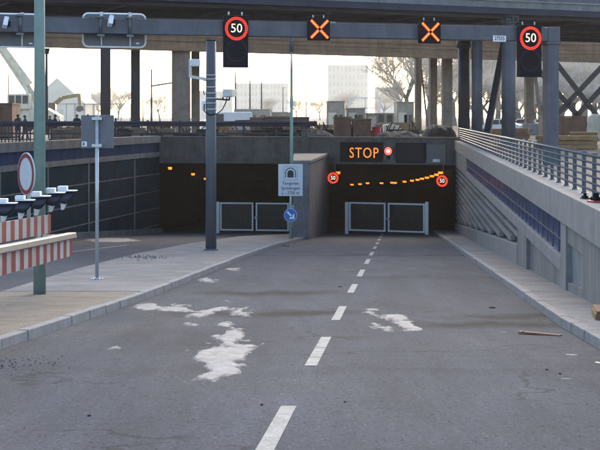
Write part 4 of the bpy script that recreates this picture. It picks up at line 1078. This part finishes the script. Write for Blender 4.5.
# people by the rail
def person_mesh(seed, stride=.12):
    rnd = random.Random(seed)
    J = {'pel':(0,0,.95),'spi':(0,0,1.15),'che':(0,0.01,1.36),'nec':(0,0,1.50),'hd0':(0,-.02,1.58),'hd1':(0,-.01,1.72),
         'shl':(-.19,0,1.42),'shr':(.19,0,1.42),'ell':(-.26,.02,1.16),'elr':(.26,.03,1.16),'hal':(-.25,-.10,.95),'har':(.22,-.14,.99),
         'hil':(-.10,0,.90),'hir':(.10,0,.90),'knl':(-.11,-.03-stride*.5,.50),'knr':(.11,stride*.3,.50),'anl':(-.11,-stride,.09),'anr':(.12,stride,.09),'tol':(-.12,-stride-.17,.05),'tor':(.13,stride-.17,.05)}
    rad = {'pel':.165,'spi':.16,'che':.175,'nec':.062,'hd0':.085,'hd1':.085,'shl':.09,'shr':.09,'ell':.062,'elr':.062,'hal':.045,'har':.045,'hil':.12,'hir':.12,'knl':.078,'knr':.078,'anl':.055,'anr':.055,'tol':.045,'tor':.045}
    E = [('pel','spi'),('spi','che'),('che','nec'),('nec','hd0'),('hd0','hd1'),('che','shl'),('che','shr'),('shl','ell'),('shr','elr'),('ell','hal'),('elr','har'),('pel','hil'),('pel','hir'),('hil','knl'),('hir','knr'),('knl','anl'),('knr','anr'),('anl','tol'),('anr','tor')]
    ks = list(J); me = bpy.data.meshes.new('body'); me.from_pydata([J[k_] for k_ in ks], [(ks.index(a), ks.index(c_)) for a, c_ in E], [])
    o = bpy.data.objects.new('tmp', me); C.objects.link(o); md = o.modifiers.new('s','SKIN'); 
    for i, k_ in enumerate(ks):
        sv = me.skin_vertices[0].data[i]; sv.radius = (rad[k_], rad[k_]*.8 if k_ in ('pel','spi','che') else rad[k_]); sv.use_root = k_ == 'pel'
    o.modifiers.new('u','SUBSURF').levels = 1
    dg = bpy.context.evaluated_depsgraph_get(); m2 = bpy.data.meshes.new_from_object(o.evaluated_get(dg)); bpy.data.objects.remove(o)
    return m2
BODY = [person_mesh(1, .04), person_mesh(2, .26)]
PEOPLE = [(77,92,0,'cloth1','person in a dark coat standing alone beside the square sign panel',10,1),
          (88,104,0,'cloth2','person half hidden behind the square sign, head above the panel',40,1.02),
          (18,90,0,'cloth1','person in dark clothes beside the picket fence, closest to its dark container',160,1),
          (25,93,1,'cloth2','person walking in a brown coat behind the picket fence',95,.97),
          (55,90,1,'cloth1','person walking in dark clothes between the green pole and the standing figure',-80,1),
          (50,95,0,'cloth2','person in a brown coat right next to the green pole',30,.95)]
for (px, Y, bi, cm, lab, rz, sc) in PEOPLE:
    t = thing('person', lab, 'person', ((px-300)/F*Y, Y, 0), R(rz)); t.scale = (sc,sc,sc)
    me = BODY[bi].copy(); me.materials.clear(); me.materials.append(M[cm]); me.materials.append(M['skin'])
    for p in me.polygons:
        p.use_smooth = True; p.material_index = 1 if (p.center.z > 1.53 and p.center.y < .0) or (p.center.z < 1.0 and abs(p.center.x) > .2 and p.center.z > .88) else 0
    o = bpy.data.objects.new('body', me); C.objects.link(o); o.parent = t
    m_ = MB(); vs = []; n = 12; nb = 5
    for j in range(nb+1):
        ph = math.pi*.58*j/nb
        for i in range(n): a = 2*math.pi*i/n; vs.append((.098*math.sin(ph)*math.cos(a), .022+.108*math.sin(ph)*math.sin(a), 1.665+.118*math.cos(ph)))
    m_.add(vs, [(j*n+i, j*n+(i+1)%n, (j+1)*n+(i+1)%n, (j+1)*n+i) for j in range(nb) for i in range(n)], smooth=True); m_.build('hair', M['heap'], t)
    m_ = MB(); vs = []
    for (z, rx, ry) in ((1.47,.12,.10),(1.38,.23,.15),(1.15,.20,.15),(.98,.21,.165),(.72,.235,.19)):
        for i in range(n): a = 2*math.pi*i/n; vs.append((rx*math.cos(a), ry*math.sin(a), z))
    m_.add(vs, [(j*n+i, j*n+(i+1)%n, (j+1)*n+(i+1)%n, (j+1)*n+i) for j in range(4) for i in range(n)], smooth=True); m_.build('coat', M[cm], t)

# vehicles
def car(P, rz, label, mtl, van=False):
    t = thing('parked_car' if not van else 'parked_van', label, 'car' if not van else 'van', P, rz)
    if van: prof = [(-2.4,.35),(2.4,.35),(2.45,.9),(2.2,1.15),(1.5,1.95),(1.2,2.1),(-2.3,2.1),(-2.45,1.9)]
    else: prof = [(-2.1,.32),(2.1,.32),(2.15,.6),(1.95,.82),(1.0,.92),(.35,1.40),(-1.0,1.44),(-1.7,1.0),(-2.1,.92)]
    m_ = MB(); m_.prism(prof, 'y', -.85, .85); m_.build('body', mtl, t, bevel=.06)
    for sy in (-1,1):
        for wx in (-1.35,1.35):
            m_ = MB(); m_.cyl((wx,sy*.70,.32),(wx,sy*.88,.32),.32,n=18); wh = m_.build('wheel', M['rubber'], t)
            m_ = MB(); m_.cyl((0,0,.32),(0,sy*.1,.32),.18,n=14); rm = m_.build('rim', M['galv'], wh)
        m_ = MB()
        q = [(.30,1.34),(.85,.96),(-.35,.96),(-.35,1.36)] if not van else [(1.35,1.9),(1.95,1.2),(.6,1.2),(.6,1.9)]
        m_.prism(q, 'y', sy*.851, sy*.862); m_.build('side_window', M['glass_dark'], t)
        if not van:
            m_ = MB(); m_.prism([(-.43,1.36),(-.43,.96),(-1.5,.98),(-1.0,1.37)], 'y', sy*.851, sy*.862); m_.build('side_window', M['glass_dark'], t)
        m_ = MB(); fx = 2.12 if not van else 2.42; m_.box(fx,fx+.05,sy*.62-.16,sy*.62+.16,.62,.76); m_.build('headlight', M['white'], t)
    m_ = MB()
    a_, b_ = ((1.0,.93),(.38,1.39)) if not van else ((2.2,1.17),(1.52,1.94))
    m_.bar(((a_[0]+.012),0,a_[1]+.012),((b_[0]+.012),0,b_[1]+.012),1.45,.015,up=(-.5,0,1)); m_.build('windscreen', M['glass_dark'], t)
car(((227-300)/F*135,135,0), R(200), 'white van parked beside the brown containers', M['car_white'], True)
car(((521-300)/F*140,140,0), R(170), 'white car parked behind the concrete column block', M['car_white'])
car(((540-300)/F*150,150,0), R(175), 'silver car parked right of the white car', M['car_grey'])
car(((245-300)/F*106,106,0), R(150), 'silver car behind the guard rail next to the camera mast', M['car_grey'])
car(((497-300)/F*118,118,0), R(160), 'white car between the slim blue-grey column and the leaning strut', M['car_white'])

# mobile crane
def crane():
    Y = 150; t = thing('mobile_crane', 'cream mobile crane with raised boom beyond the street', 'crane', ((28-300)/F*Y, Y, 0))
    m_ = MB(t); A = W(44,112,Y); B = W(-8,34,Y); m_.bar(A, B, .8, .85, up=(0,1,0)); m_.build('boom', M['cream'], t)
    m_ = MB(t); m_.bar(W(30,84,Y-.4), W(-14,25,Y-.4), .7, .72, up=(0,1,0)); m_.build('boom_extension', M['cream'], t)
    m_ = MB(t); m_.cyl(W(33,112,Y-1.0), W(22,76,Y-.6), .16, n=10); m_.build('boom_ram', M['cream'], t)
    k = Y/F
    c0 = W(11,106,Y); c1 = W(33,94,Y)
    m_ = MB(t); m_.box(c0.x, c1.x, Y-2.0, Y-.6, c0.z-.4, c1.z); cab = m_.build('cab', M['cream'], t, bevel=.12)
    for i in range(3):
        xa = c0.x + .2 + i*.75; m_ = MB(t); m_.box(xa, xa+.6, Y-2.03, Y-2.005, c0.z+.25, c1.z-.2); m_.build('cab_window', M['glass_dark'], t)
    m_ = MB(t); m_.prism([(W(0,0,Y).x, .9),(W(62,0,Y).x,.9),(W(62,0,Y).x,1.7),(W(48,0,Y).x,2.6),(W(10,0,Y).x,2.5),(W(0,0,Y).x,1.8)], 'y', Y-1.6, Y+1.2); m_.build('chassis', M['cream'], t)
    for px in (5,18,32,45,57):
        x = W(px,0,Y).x; m_ = MB(t); m_.cyl((x,Y-1.95,.55),(x,Y-1.62,.55),.55,n=18); m_.build('wheel', M['rubber'], t)
crane()
def excavator():
    Y = 160; t = thing('excavator', 'small excavator with bent yellow arm beside the crane', 'excavator', ((68-300)/F*Y, Y, 0))
    X = lambda px: W(px,0,Y).x; Z = lambda py: W(0,py,Y).z
    m_ = MB(t); m_.bar(W(50,108,Y), W(62,98,Y), .45, .5, up=(0,1,0)); m_.bar(W(62,98,Y), W(79,95,Y), .4, .45, up=(0,1,0)); m_.build('boom', M['yellow'], t)
    m_ = MB(t); m_.bar(W(79,94,Y), W(80,106,Y), .35, .4, up=(0,1,0)); m_.build('dipper', M['yellow'], t)
    m_ = MB(t); m_.prism([(X(78),Z(106)),(X(83),Z(106)),(X(84),Z(110)),(X(79),Z(112)),(X(76),Z(110))], 'y', Y-.5, Y+.5); m_.build('bucket', M['heap'], t)
    m_ = MB(t); m_.box(X(42),X(56),Y-1.2,Y+1.2,.95,2.3); m_.build('body', M['yellow'], t, bevel=.1)
    m_ = MB(t); m_.box(X(50),X(57),Y-1.25,Y-.1,2.31,3.3); m_.build('cab', M['glass_dark'], t, bevel=.1)
    for sy in (-1.1,.7):
        m_ = MB(t); m_.prism([(X(40),.2),(X(42),.02),(X(57),.02),(X(59),.2),(X(59),.6),(X(57),.85),(X(42),.85),(X(40),.6)], 'y', Y+sy, Y+sy+.5); m_.build('track', M['rubber'], t)
excavator()

def gable(px0, px1, pyt, Y, label, depth=25):
    x0, x1 = W(px0,0,Y).x, W(px1,0,Y).x; zt_ = W(0,pyt,Y).z; t = thing('storage_hall', label, 'building', ((x0+x1)/2, Y, 0)); xm = (x0+x1)/2; ze = zt_*.42
    m_ = MB(t); m_.box(x0,x1,Y,Y+depth,0,ze); m_.build('wall', M['far_wall'], t)
    m_ = MB(t); m_.prism([(x0-.5,ze+.01),(x1+.5,ze+.01),(xm,zt_)], 'y', Y-.4, Y+depth+.4); m_.build('roof', M['far_wall'], t)
    m_ = MB(t); m_.box(xm-2,xm+2,Y-.1,Y-.01,0,ze*.7); m_.build('door', M['far_roof'], t)
gable(30, 84, 78, 420, 'pale gable roofed hall fading in haze behind the crane')
def block(px0, px1, pyt, Y, label, depth=18, floors=4, m='far_wall'):
    x0, x1 = W(px0,0,Y).x, W(px1,0,Y).x; zt_ = W(0,pyt,Y).z; t = thing('far_building', label, 'building', ((x0+x1)/2, Y, 0))
    m_ = MB(t); m_.box(x0,x1,Y,Y+depth,0,zt_); m_.build('wall', M[m], t)
    m_ = MB(t); m_.box(x0-.3,x1+.3,Y-.3,Y+depth+.3,zt_+.01,zt_+.6); m_.build('roof', M['far_roof'], t)
    fh = zt_/floors
    nw = max(3, int((x1-x0)/3.2))
    src = None
    for f_ in range(floors):
        for i in range(nw):
            xx = x0+(x1-x0)*(i+.5)/nw
            if src is None:
                m_ = MB(t); m_.box(xx-.7,xx+.7,Y-.06,Y-.01,f_*fh+fh*.3,f_*fh+fh*.8); src = m_.build('window', M['far_roof'], t); l0 = src.location.copy(); xx0 = xx  # window paled to the roof tone, haze put into its colour
            else: inst(src, 'window', t, l0 + Vector((xx-xx0,0,f_*fh)))
block(328, 368, 66, 1150, 'tall pale far building barely visible through haze near the bare tree', floors=7)
block(236, 288, 84, 1200, 'long pale far building barely visible in haze left of the light mast', floors=5)
block(376, 402, 88, 1100, 'low pale far building in haze behind the grey cabins', floors=4)
block(196, 232, 92, 1000, 'low pale far building in haze behind the camera mast', floors=3)

def cabin(px0, px1, pyt, Y, depth, m, name, label, cat, ribs=True):
    x0, x1 = W(px0,0,Y).x, W(px1,0,Y).x; zt_ = W(0,pyt,Y).z; t = thing(name, label, cat, ((x0+x1)/2, Y, 0))
    m_ = MB(t); m_.box(x0,x1,Y,Y+depth,0.12,zt_); m_.build('body', M[m], t, bevel=.03)
    m_ = MB(t)
    n = max(3, int((x1-x0)/.5))
    for i in range(n): xx = x0+.15+(x1-x0-.3)*i/max(1,n-1); m_.box(xx-.06,xx+.06,Y-.05,Y-.002,.3,zt_-.2)
    m_.build('corrugation', M[m], t)
    m_ = MB(t); m_.box(x0-.04,x1+.04,Y-.08,Y+depth+.04,zt_+.002,zt_+.12); m_.build('roof_frame', M[m], t)
    m_ = MB(t); m_.box(x0+.1,x0+.4,Y+.2,Y+depth-.2,-.02,.118); m_.box(x1-.4,x1-.1,Y+.2,Y+depth-.2,-.02,.118); m_.build('skids', M['heap'], t)
cabin(250, 262.5, 119, 92, 2.4, 'container', 'site_container', 'brown container closest to the camera mast behind the guard rail', 'container')
cabin(263.5, 290, 118, 93, 2.4, 'container', 'site_container', 'long brown container behind the thin green light mast', 'container')
cabin(291, 309, 118.5, 94, 2.4, 'container', 'site_container', 'brown container just right of the thin green light mast', 'container')
cabin(234, 270, 110, 170, 3, 'site_grey', 'site_cabin', 'long low grey site cabin behind the brown containers', 'cabin')
cabin(272, 290, 113, 172, 3, 'site_grey', 'site_cabin', 'lower grey site cabin left of the thin mast', 'cabin')
cabin(327, 344.5, 102, 150, 4, 'site_grey', 'site_cabin', 'tall grey box cabin standing behind the two dark crates', 'cabin')
cabin(347, 365, 109, 152, 4, 'site_grey', 'site_cabin', 'medium grey box cabin next to the tall grey one', 'cabin')
cabin(397, 414, 102.5, 148, 5, 'site_grey', 'site_cabin', 'grey box cabin left of the thin brown column', 'cabin')
cabin(366, 396, 114, 155, 3, 'site_grey', 'site_cabin', 'lowest grey cabin between the taller box cabins', 'cabin')
cabin(334, 351, 118.5, 86, 2.2, 'container', 'tool_crate', 'dark brown slatted crate above the left end of the STOP board', 'crate')
cabin(353, 371, 120.5, 86, 2.2, 'container', 'tool_crate', 'dark brown slatted crate above the red signal', 'crate')
cabin(-2, 12, 104.5, 100, 3, 'column_dark' if False else 'container', 'site_container', 'dark container behind the picket fence', 'container')
cabin(546, 590, 117.5, 96, 3, 'container', 'site_container', 'brown weathered container under the cross bracing', 'container')

def dress(name, px0, px1, pyt, Y):
    for o in [q for q in C.objects if q.type == 'EMPTY' and q.name.startswith(name) and abs(q.location.y - Y) < .01]:
        x0, x1 = W(px0,0,Y).x, W(px1,0,Y).x; zt_ = W(0,pyt,Y).z; L = x1-x0
        m_ = MB(o); m_.box(x0+L*.08,x0+L*.08+.9,Y-.09,Y-.055,.15,min(2.1,zt_-.3)); m_.build('door', M['far_roof'], o)
        z = .9
        while z + 1.0 < zt_:
            for q in (.42, .70):
                m_ = MB(o); m_.box(x0+L*q,x0+L*q+L*.18,Y-.09,Y-.055,z+.1,z+.95); m_.build('window', M['glass_dark'], o)
            z += 2.5
for a in ((234,270,110,170),(327,344.5,102,150),(347,365,109,152),(397,414,102.5,148),(366,396,114,155)): dress('site_cabin', *a)
def pallet_stack(px, Y, w_, layers, kind, label):
    t = thing('board_stack', label, 'stack', ((px-300)/F*Y, Y, 0), random.uniform(-.3,.3))
    z = .1
    m_ = MB()
    for x in (-w_*.42, 0, w_*.42): m_.box(x-.06,x+.06,-.5,.5,0,.098)
    m_.build('bearer', M['timber'], t)
    for i in range(layers):
        h_ = random.uniform(.12,.24); e = random.uniform(-.12,.12)
        m_ = MB(); m_.box(-w_/2+e, w_/2+e, -.55, .55+random.uniform(-.1,.1), z+.004, z+h_); m_.build('board', M[kind if i % 3 else 'timber'], t); z += h_
for (px, Y, w_, n_, kd, lb) in ((222,96,1.3,5,'timber','stack of boards on bearers left of the camera mast foot'),
        (240,90,1.6,3,'container','low brown board stack right of the camera mast'),
        (160,100,1.5,4,'timber','board stack between the dark column and the brown pier'),
        (146,94,1.1,3,'container','brown board stack just right of the dark square column'),
        (118,104,1.6,5,'timber','board stack between the two dark square columns'),
        (66,106,1.4,4,'cream','pale board stack behind the walking person'),
        (316,92,1.3,4,'container','brown board stack beside the rubble ridge right of the light mast'),
        (324,100,1.4,6,'timber','taller timber stack beside the tall grey cabin'),
        (382,98,1.3,5,'container','brown board stack behind the red barrel'),
        (404,104,1.6,6,'timber','timber stack behind the low rubble ridge'),
        (490,100,1.5,4,'timber','timber stack between the slim column and the leaning strut'),
        (518,92,1.4,4,'container','brown board stack right of the thick blue-grey column'),
        (583,78,1.6,4,'cream','pale board stack behind the timber beams')):
    pallet_stack(px, Y, w_, n_, kd, lb)
rs = random.Random(21)
def formwork(px, Y, w_, h_, kind):
    t = thing('formwork_stack', 'low dark formwork stack in the cluttered row along the street edge', 'stack', ((px-300)/F*Y, Y, 0), rs.uniform(-.4,.4), 'formwork stacks along the street edge')
    m_ = MB(); z = .0
    for i in range(2): m_.box(-w_*.4+i*w_*.7, -w_*.4+i*w_*.7+.1, -.4, .4, 0, .1)
    m_.build('bearer', M['heap'], t); z = .1
    while z < h_:
        q = rs.uniform(.08,.2); e = rs.uniform(-.15,.15); m_ = MB(); m_.box(-w_/2+e,w_/2+e*.5,-.4+e*.4,.4,z+.004,z+q); m_.build('panel', M[kind], t); z += q
    m_ = MB()
    for i in range(3):
        x = rs.uniform(-w_/2,w_/2); m_.bar((x,-.1,z),(x+rs.uniform(-.3,.3),.1,z+rs.uniform(.2,.6)),.05,.05)
    m_.build('upright_rod', M['heap'], t)
x_ = 62.0
while x_ < 330:
    if not (84 < x_ < 113 and False): formwork(x_, rs.uniform(85.5, 91.0), rs.uniform(.7,1.5), rs.uniform(.35,.95), rs.choice(['container','heap','column_dark','column_brown','heap']))
    x_ += rs.uniform(9, 17)
x_ = 305.0
while x_ < 418:
    formwork(x_, rs.uniform(85.0, 90.0), rs.uniform(.7,1.3), rs.uniform(.4,1.0), rs.choice(['container','heap','column_dark','column_brown'])); x_ += rs.uniform(9, 14)
# timber stack: each beam a part
t = thing('timber_stack', 'stack of yellowish timber beams behind the railing', 'timber', ((570-300)/F*66, 66, 0), R(4))
for lv in range(3):
    for i in range(6 - lv % 2):
        m_ = MB(); y = i*.27 + (lv % 2)*.13; m_.box(-1.3+random.uniform(-.1,.1),1.4+random.uniform(-.1,.1),y,y+.24,.02+lv*.22,.02+lv*.22+.20); m_.build('beam', M['timber'], t)
# plastic wrapped pallet
t = thing('wrapped_pallet', 'pale plastic wrapped goods standing right of the brown container', 'pallet', ((597-300)/F*90, 90, 0))
m_ = MB(); vs = []; n = 20; nz_ = 9
for j in range(nz_):
    for i in range(n):
        a = 2*math.pi*i/n; rr = (.62+.06*math.sin(i*3.1+j*.5)+.05*math.sin(j*1.7+i)) * (1 if j < nz_-1 else .7); vs.append((rr*math.cos(a), rr*math.sin(a)*.9, .15+1.65*j/(nz_-1)))
m_.add(vs, [(j*n+i, j*n+(i+1)%n, (j+1)*n+(i+1)%n, (j+1)*n+i) for j in range(nz_-1) for i in range(n)] + [tuple((nz_-1)*n+i for i in range(n))], smooth=True); m_.build('plastic_wrap', M['plastic'], t)
m_ = MB(); m_.box(-.6,.6,-.5,.5,.11,.148)
for x in (-.55,-.05,.45): m_.box(x,x+.1,-.5,.5,.0,.108)
m_.build('pallet', M['timber'], t)
# concrete block at the column, barrel, machine, soil heap
t = thing('concrete_block', 'pale concrete block at the foot of the column behind the gantry post', 'block', ((529-300)/F*119.5, 119.5, 0))
m_ = MB(); m_.prism([(-.95,0),(.95,0),(.8,1.0),(-.8,1.0)], 'y', -.9, .75); m_.build('block', M['conc_top'], t, bevel=.05)
m_ = MB(); m_.box(-.2,.2,-.93,-.87,.3,.5); m_.build('lifting_slot', M['conc_old'], t)
t = thing('barrel', 'small red barrel beside the dark crates above the portal', 'barrel', ((376.5-300)/F*87, 87, 0))
m_ = MB(); m_.cyl((0,0,0),(0,0,.92),.29,n=18)
for z in (.02,.3,.6,.86): m_.cyl((0,0,z),(0,0,z+.04),.305,n=18)
m_.build('drum', M['redplastic'], t)
m_ = MB(); m_.cyl((0,0,.921),(0,0,.95),.27,n=18); m_.build('lid', M['heap'], t)
t = thing('site_pump', 'small yellowish wheeled pump between the red barrel and the soil heap', 'machine', ((392-300)/F*92, 92, 0))
m_ = MB(); m_.prism([(-.6,.3),(.6,.3),(.62,.7),(.45,1.0),(-.2,1.12),(-.62,1.05)], 'y', -.5, .5); m_.build('hood', M['cream'], t, bevel=.05)
for x in (-.5,.5): m_ = MB(); m_.cyl((x,-.55,.3),(x,-.4,.3),.3,n=14); m_.build('wheel', M['rubber'], t)
m_ = MB(); m_.bar((.8,0,.5),(1.5,0,.35),.08,.08); m_.build('tow_bar', M['heap'], t)
def heap(px0, px1, pyt, Y, label, seed):
    x0, x1 = W(px0,0,Y).x, W(px1,0,Y).x; zt_ = W(0,pyt,Y).z; m_ = MB(); n, k_ = 64, 36; vs = []; cx = (x0+x1)/2; hw = (x1-x0)/2
    for j in range(k_+1):
        for i in range(n+1):
            u, v = -1.15+2.3*i/n, -1.15+2.3*j/k_; q = max(0, 1-(u*u)**1.6-(v*v)**1.3)
            z = zt_*q**.6*(.92+.10*noise.fractal(Vector((u*2.2+seed,v*2.2,0)),1,2,4)) + .10*noise.fractal(Vector((u*hw*2.6+seed,v*5.5,2)),.7,2.1,6)*min(1,q*3) - .05; vs.append((cx+u*hw, Y+v*2.2, z))
    m_.add(vs, [(j*(n+1)+i, j*(n+1)+i+1, (j+1)*(n+1)+i+1, (j+1)*(n+1)+i) for j in range(k_) for i in range(n)], smooth=True)
    tag(m_.build('soil_heap', M['heap']), label, 'heap')
heap(421, 457, 123, 82, 'black soil heap on the street above the right end of the portal', 1)
heap(372, 424, 130, 83, 'low dark rubble ridge left of the black soil heap', 5)
heap(300, 336, 129.5, 83.5, 'low dark rubble ridge left of the dark crates', 9)

# blank hoarding frame
t = thing('hoarding_frame', 'thin pale rectangular frame standing above the low cabin', 'frame', ((365-300)/F*180, 180, 0))
for (a, c_) in (((350,98),(350,118)),((365,98),(365,118)),((380,98),(380,118)),((350,98),(380,98)),((350,108),(380,108))):
    m_ = MB(t); m_.bar(W(*a,180), W(*c_,180), .14, .14, up=(0,1,0)); m_.build('frame_bar', M['white_frame'], t)
# site fence panels
for i in range(8):
    Y = 140; x0 = W(66+i*9.2,0,Y).x; x1 = W(66+(i+1)*9.2,0,Y).x
    t = thing('site_fence_panel', 'mesh site fence panel in the row beyond the guard rail', 'fence', ((x0+x1)/2, Y, 0), 0, 'site fence panels beyond the guard rail'); L = x1-x0
    m_ = MB(); 
    for (a0,a1,b0,b1) in ((-L/2+.02,-L/2+.08,.05,3.0),(L/2-.08,L/2-.02,.05,3.0)): m_.box(a0,a1,-.03,.03,b0,b1)
    m_.box(-L/2+.08,L/2-.08,-.03,.03,2.94,3.0); m_.box(-L/2+.08,L/2-.08,-.03,.03,.2,.26); m_.build('frame', M['pole_green'], t)
    m_ = MB()
    for j in range(1,9): m_.box(-L/2+j*L/9-.008,-L/2+j*L/9+.008,-.01,.01,.26,2.94)
    o = m_.build('mesh_wires', M['galv'], t); o['kind'] = 'stuff'
    m_ = MB(); m_.box(-L/2-.1,-L/2+.3,-.3,.3,-.02,.12); m_.build('foot', M['conc_old'], t)

# masts and lanterns far behind
def mast(px, pyt, Y, r, label, head=True, arm=None, m='column_dark'):
    X = (px-300)/F*Y; zt_ = EYE+(HOR-pyt)/F*Y; t = thing('street_lantern', label, 'lamp post', (X, Y, 0))
    m_ = MB(); m_.cyl((0,0,0),(0,0,zt_),r,r*.6,10); m_.build('mast_shaft', M[m], t)
    m_ = MB()
    if head: m_.prism([(-.18,zt_),(.18,zt_),(.26,zt_+.45),(-.26,zt_+.45)], 'y', -.2, .2); m_.box(-.3,.3,-.24,.24,zt_+.452,zt_+.52)
    else: m_.box(-.1,.5,-.1,.1,zt_,zt_+.12)
    m_.build('lamp_head', M['black'] if head else M[m], t)
    if arm: 
        m_ = MB(t); m_.bar(W(*arm[0],Y), W(*arm[1],Y), .22, .22, up=(0,1,0)); m_.build('side_arm', M[m], t)
mast(46.5, 54, 120, .17, 'dark lantern post right behind the green pole', True)
mast(151.5, 70, 190, .16, 'hazy mast with a side arm left of the brown pier', False, ((152,86),(174,82.5)))
mast(143, 85, 260, .12, 'thin hazy mast between the dark column and the side-arm mast', False)
mast(235.5, 73, 210, .17, 'tallest hazy mast right of the camera mast', False)
mast(250, 81, 230, .16, 'hazy mast second from the camera mast', False)
mast(261.5, 83, 240, .16, 'hazy mast third from the camera mast', False)
mast(306, 90, 300, .14, 'faint thin mast just right of the light mast', False)
mast(283, 88, 330, .14, 'faint thin mast just left of the light mast', False)
mast(8.5, 76, 230, .12, 'thin hazy mast left of the crane cab', False)

# ---------------------------------------------------------------- bare winter trees
def bare_tree(seed, h, spread, depth=6, twig=1.0):
    rnd = random.Random(seed); tr = MB(); cr = MB()
    def grow(p, dv, L, r, lv):
        n = 2; q = p
        for i in range(n):
            dv = (dv + Vector((rnd.uniform(-.16,.16), rnd.uniform(-.16,.16), rnd.uniform(-.03,.10)))).normalized()
            e = q + dv*L/n
            (tr if lv < 2 else cr).cyl(q, e, max(r*(1-i*.25/n), .012*twig), max(r*(1-(i+1)*.28/n), .010*twig), 6 if lv < 2 else 3, cap=False); q = e
            if lv < depth and rnd.random() < (.75 if lv else 1):
                a = rnd.uniform(0, 6.28); sd = Vector((math.cos(a), math.sin(a), rnd.uniform(.0,.6))); grow(q, (dv*.6+sd*.8).normalized(), L*rnd.uniform(.5,.7), r*.5, lv+1)
        if lv >= depth: return
        k_ = 3 if lv in (0, 1, 2) else 2
        a0 = rnd.uniform(0, 6.28)
        for i in range(k_):
            a = a0 + 6.28*i/k_ + rnd.uniform(-.5,.5); sd = Vector((math.cos(a), math.sin(a), rnd.uniform(-.1,.5)))
            grow(q, (dv*rnd.uniform(.7,1.0)+sd*spread).normalized(), L*rnd.uniform(.62,.82), r*.62, lv+1)
    grow(Vector((0,0,-.1)), Vector((0,0,1)), h*.20, h*.020, 0)
    return tr, cr
def tree_at(src, px, Y, label, sc=1.0, rz=0.0, grp=None):
    o = copy_tree(src); o.location = ((px-300)/F*Y, Y, 0); o.scale = (sc,sc,sc); o.rotation_euler.z = rz; o['label'] = label
    if grp: o['group'] = grp
    return o
protos = []
for sd_, m in ((11,'frost_haze'),(23,'frost_haze'),(37,'frost_haze')):
    a, c_ = bare_tree(sd_, 11, .75, 6, .95)
    t = thing('bare_tree', 'proto', 'tree', (0,0,0)); a.build('trunk', M['bark'], t, center=False); c_.build('crown', M[m], t, center=False); protos.append(t)
def use(i, *a, **k_): return tree_at(protos[i], *a, **k_)
use(0, 408, 175, 'bare fine twigged tree beside the thin brown column', 1.9, 1.0)
use(0, 428, 205, 'bare tree partly hidden by the brown square columns', 1.8, 2.6)
grp = 'frosty trees beyond the right side of the bridge'
for i, (px, Y, sc) in enumerate(((488,190,1.0),(497,235,1.15),(515,210,1.1),(534,185,.98),(548,230,1.2),(562,200,1.05),(578,180,.95),(592,215,1.15),(606,190,1.0),(455,240,1.05),(474,220,1.0),(540,260,1.25),(585,265,1.3),(505,170,.5),(522,165,.45),(545,172,.55),(560,168,.5),(572,170,.6),(598,166,.5),(483,172,.55))):
    o = use(1 + i % 2, px, Y, 'frosty bare tree in the thicket beyond the right bridge columns' if i < 13 else 'low frosty shrub in front of the tall bare trees', sc*(1.9+.3*(i%3)), i*1.9, grp=grp if i < 13 else 'low frosty shrubs')
    if i >= 13: o.name = 'leafless_shrub'; o['category'] = 'shrub'
for i, (px, Y, sc) in enumerate(((97,560,1.2),(104,600,1.5),(118,640,1.7),(90,580,1.1),(160,620,1.3),(345,650,1.5),(320,620,1.1),(272,640,1.2),(382,600,1.4),(296,660,1.2))):
    use(1 + i % 2, px, Y, 'faint far tree dissolving in the haze', sc*1.5, i*2.3, grp='faint far trees in the haze')
for t in protos:
    for ch in list(t.children): bpy.data.objects.remove(ch)
    bpy.data.objects.remove(t)

# ---------------------------------------------------------------- haze
hz = MB(); hz.box(-FARX-5, FARX+5, -305, FARY+5, -13.2, 64); 
hm = bpy.data.materials.new('haze_air'); hm.use_nodes = True; hn = hm.node_tree.nodes; hn.clear()
out = hn.new('ShaderNodeOutputMaterial'); pv = hn.new('ShaderNodeVolumePrincipled')
pv.inputs['Color'].default_value = (.97, .95, .91, 1); pv.inputs['Density'].default_value = .00016; pv.inputs['Anisotropy'].default_value = .5
hm.node_tree.links.new(pv.outputs[0], out.inputs['Volume'])
tag(hz.build('haze', hm), kind='stuff')
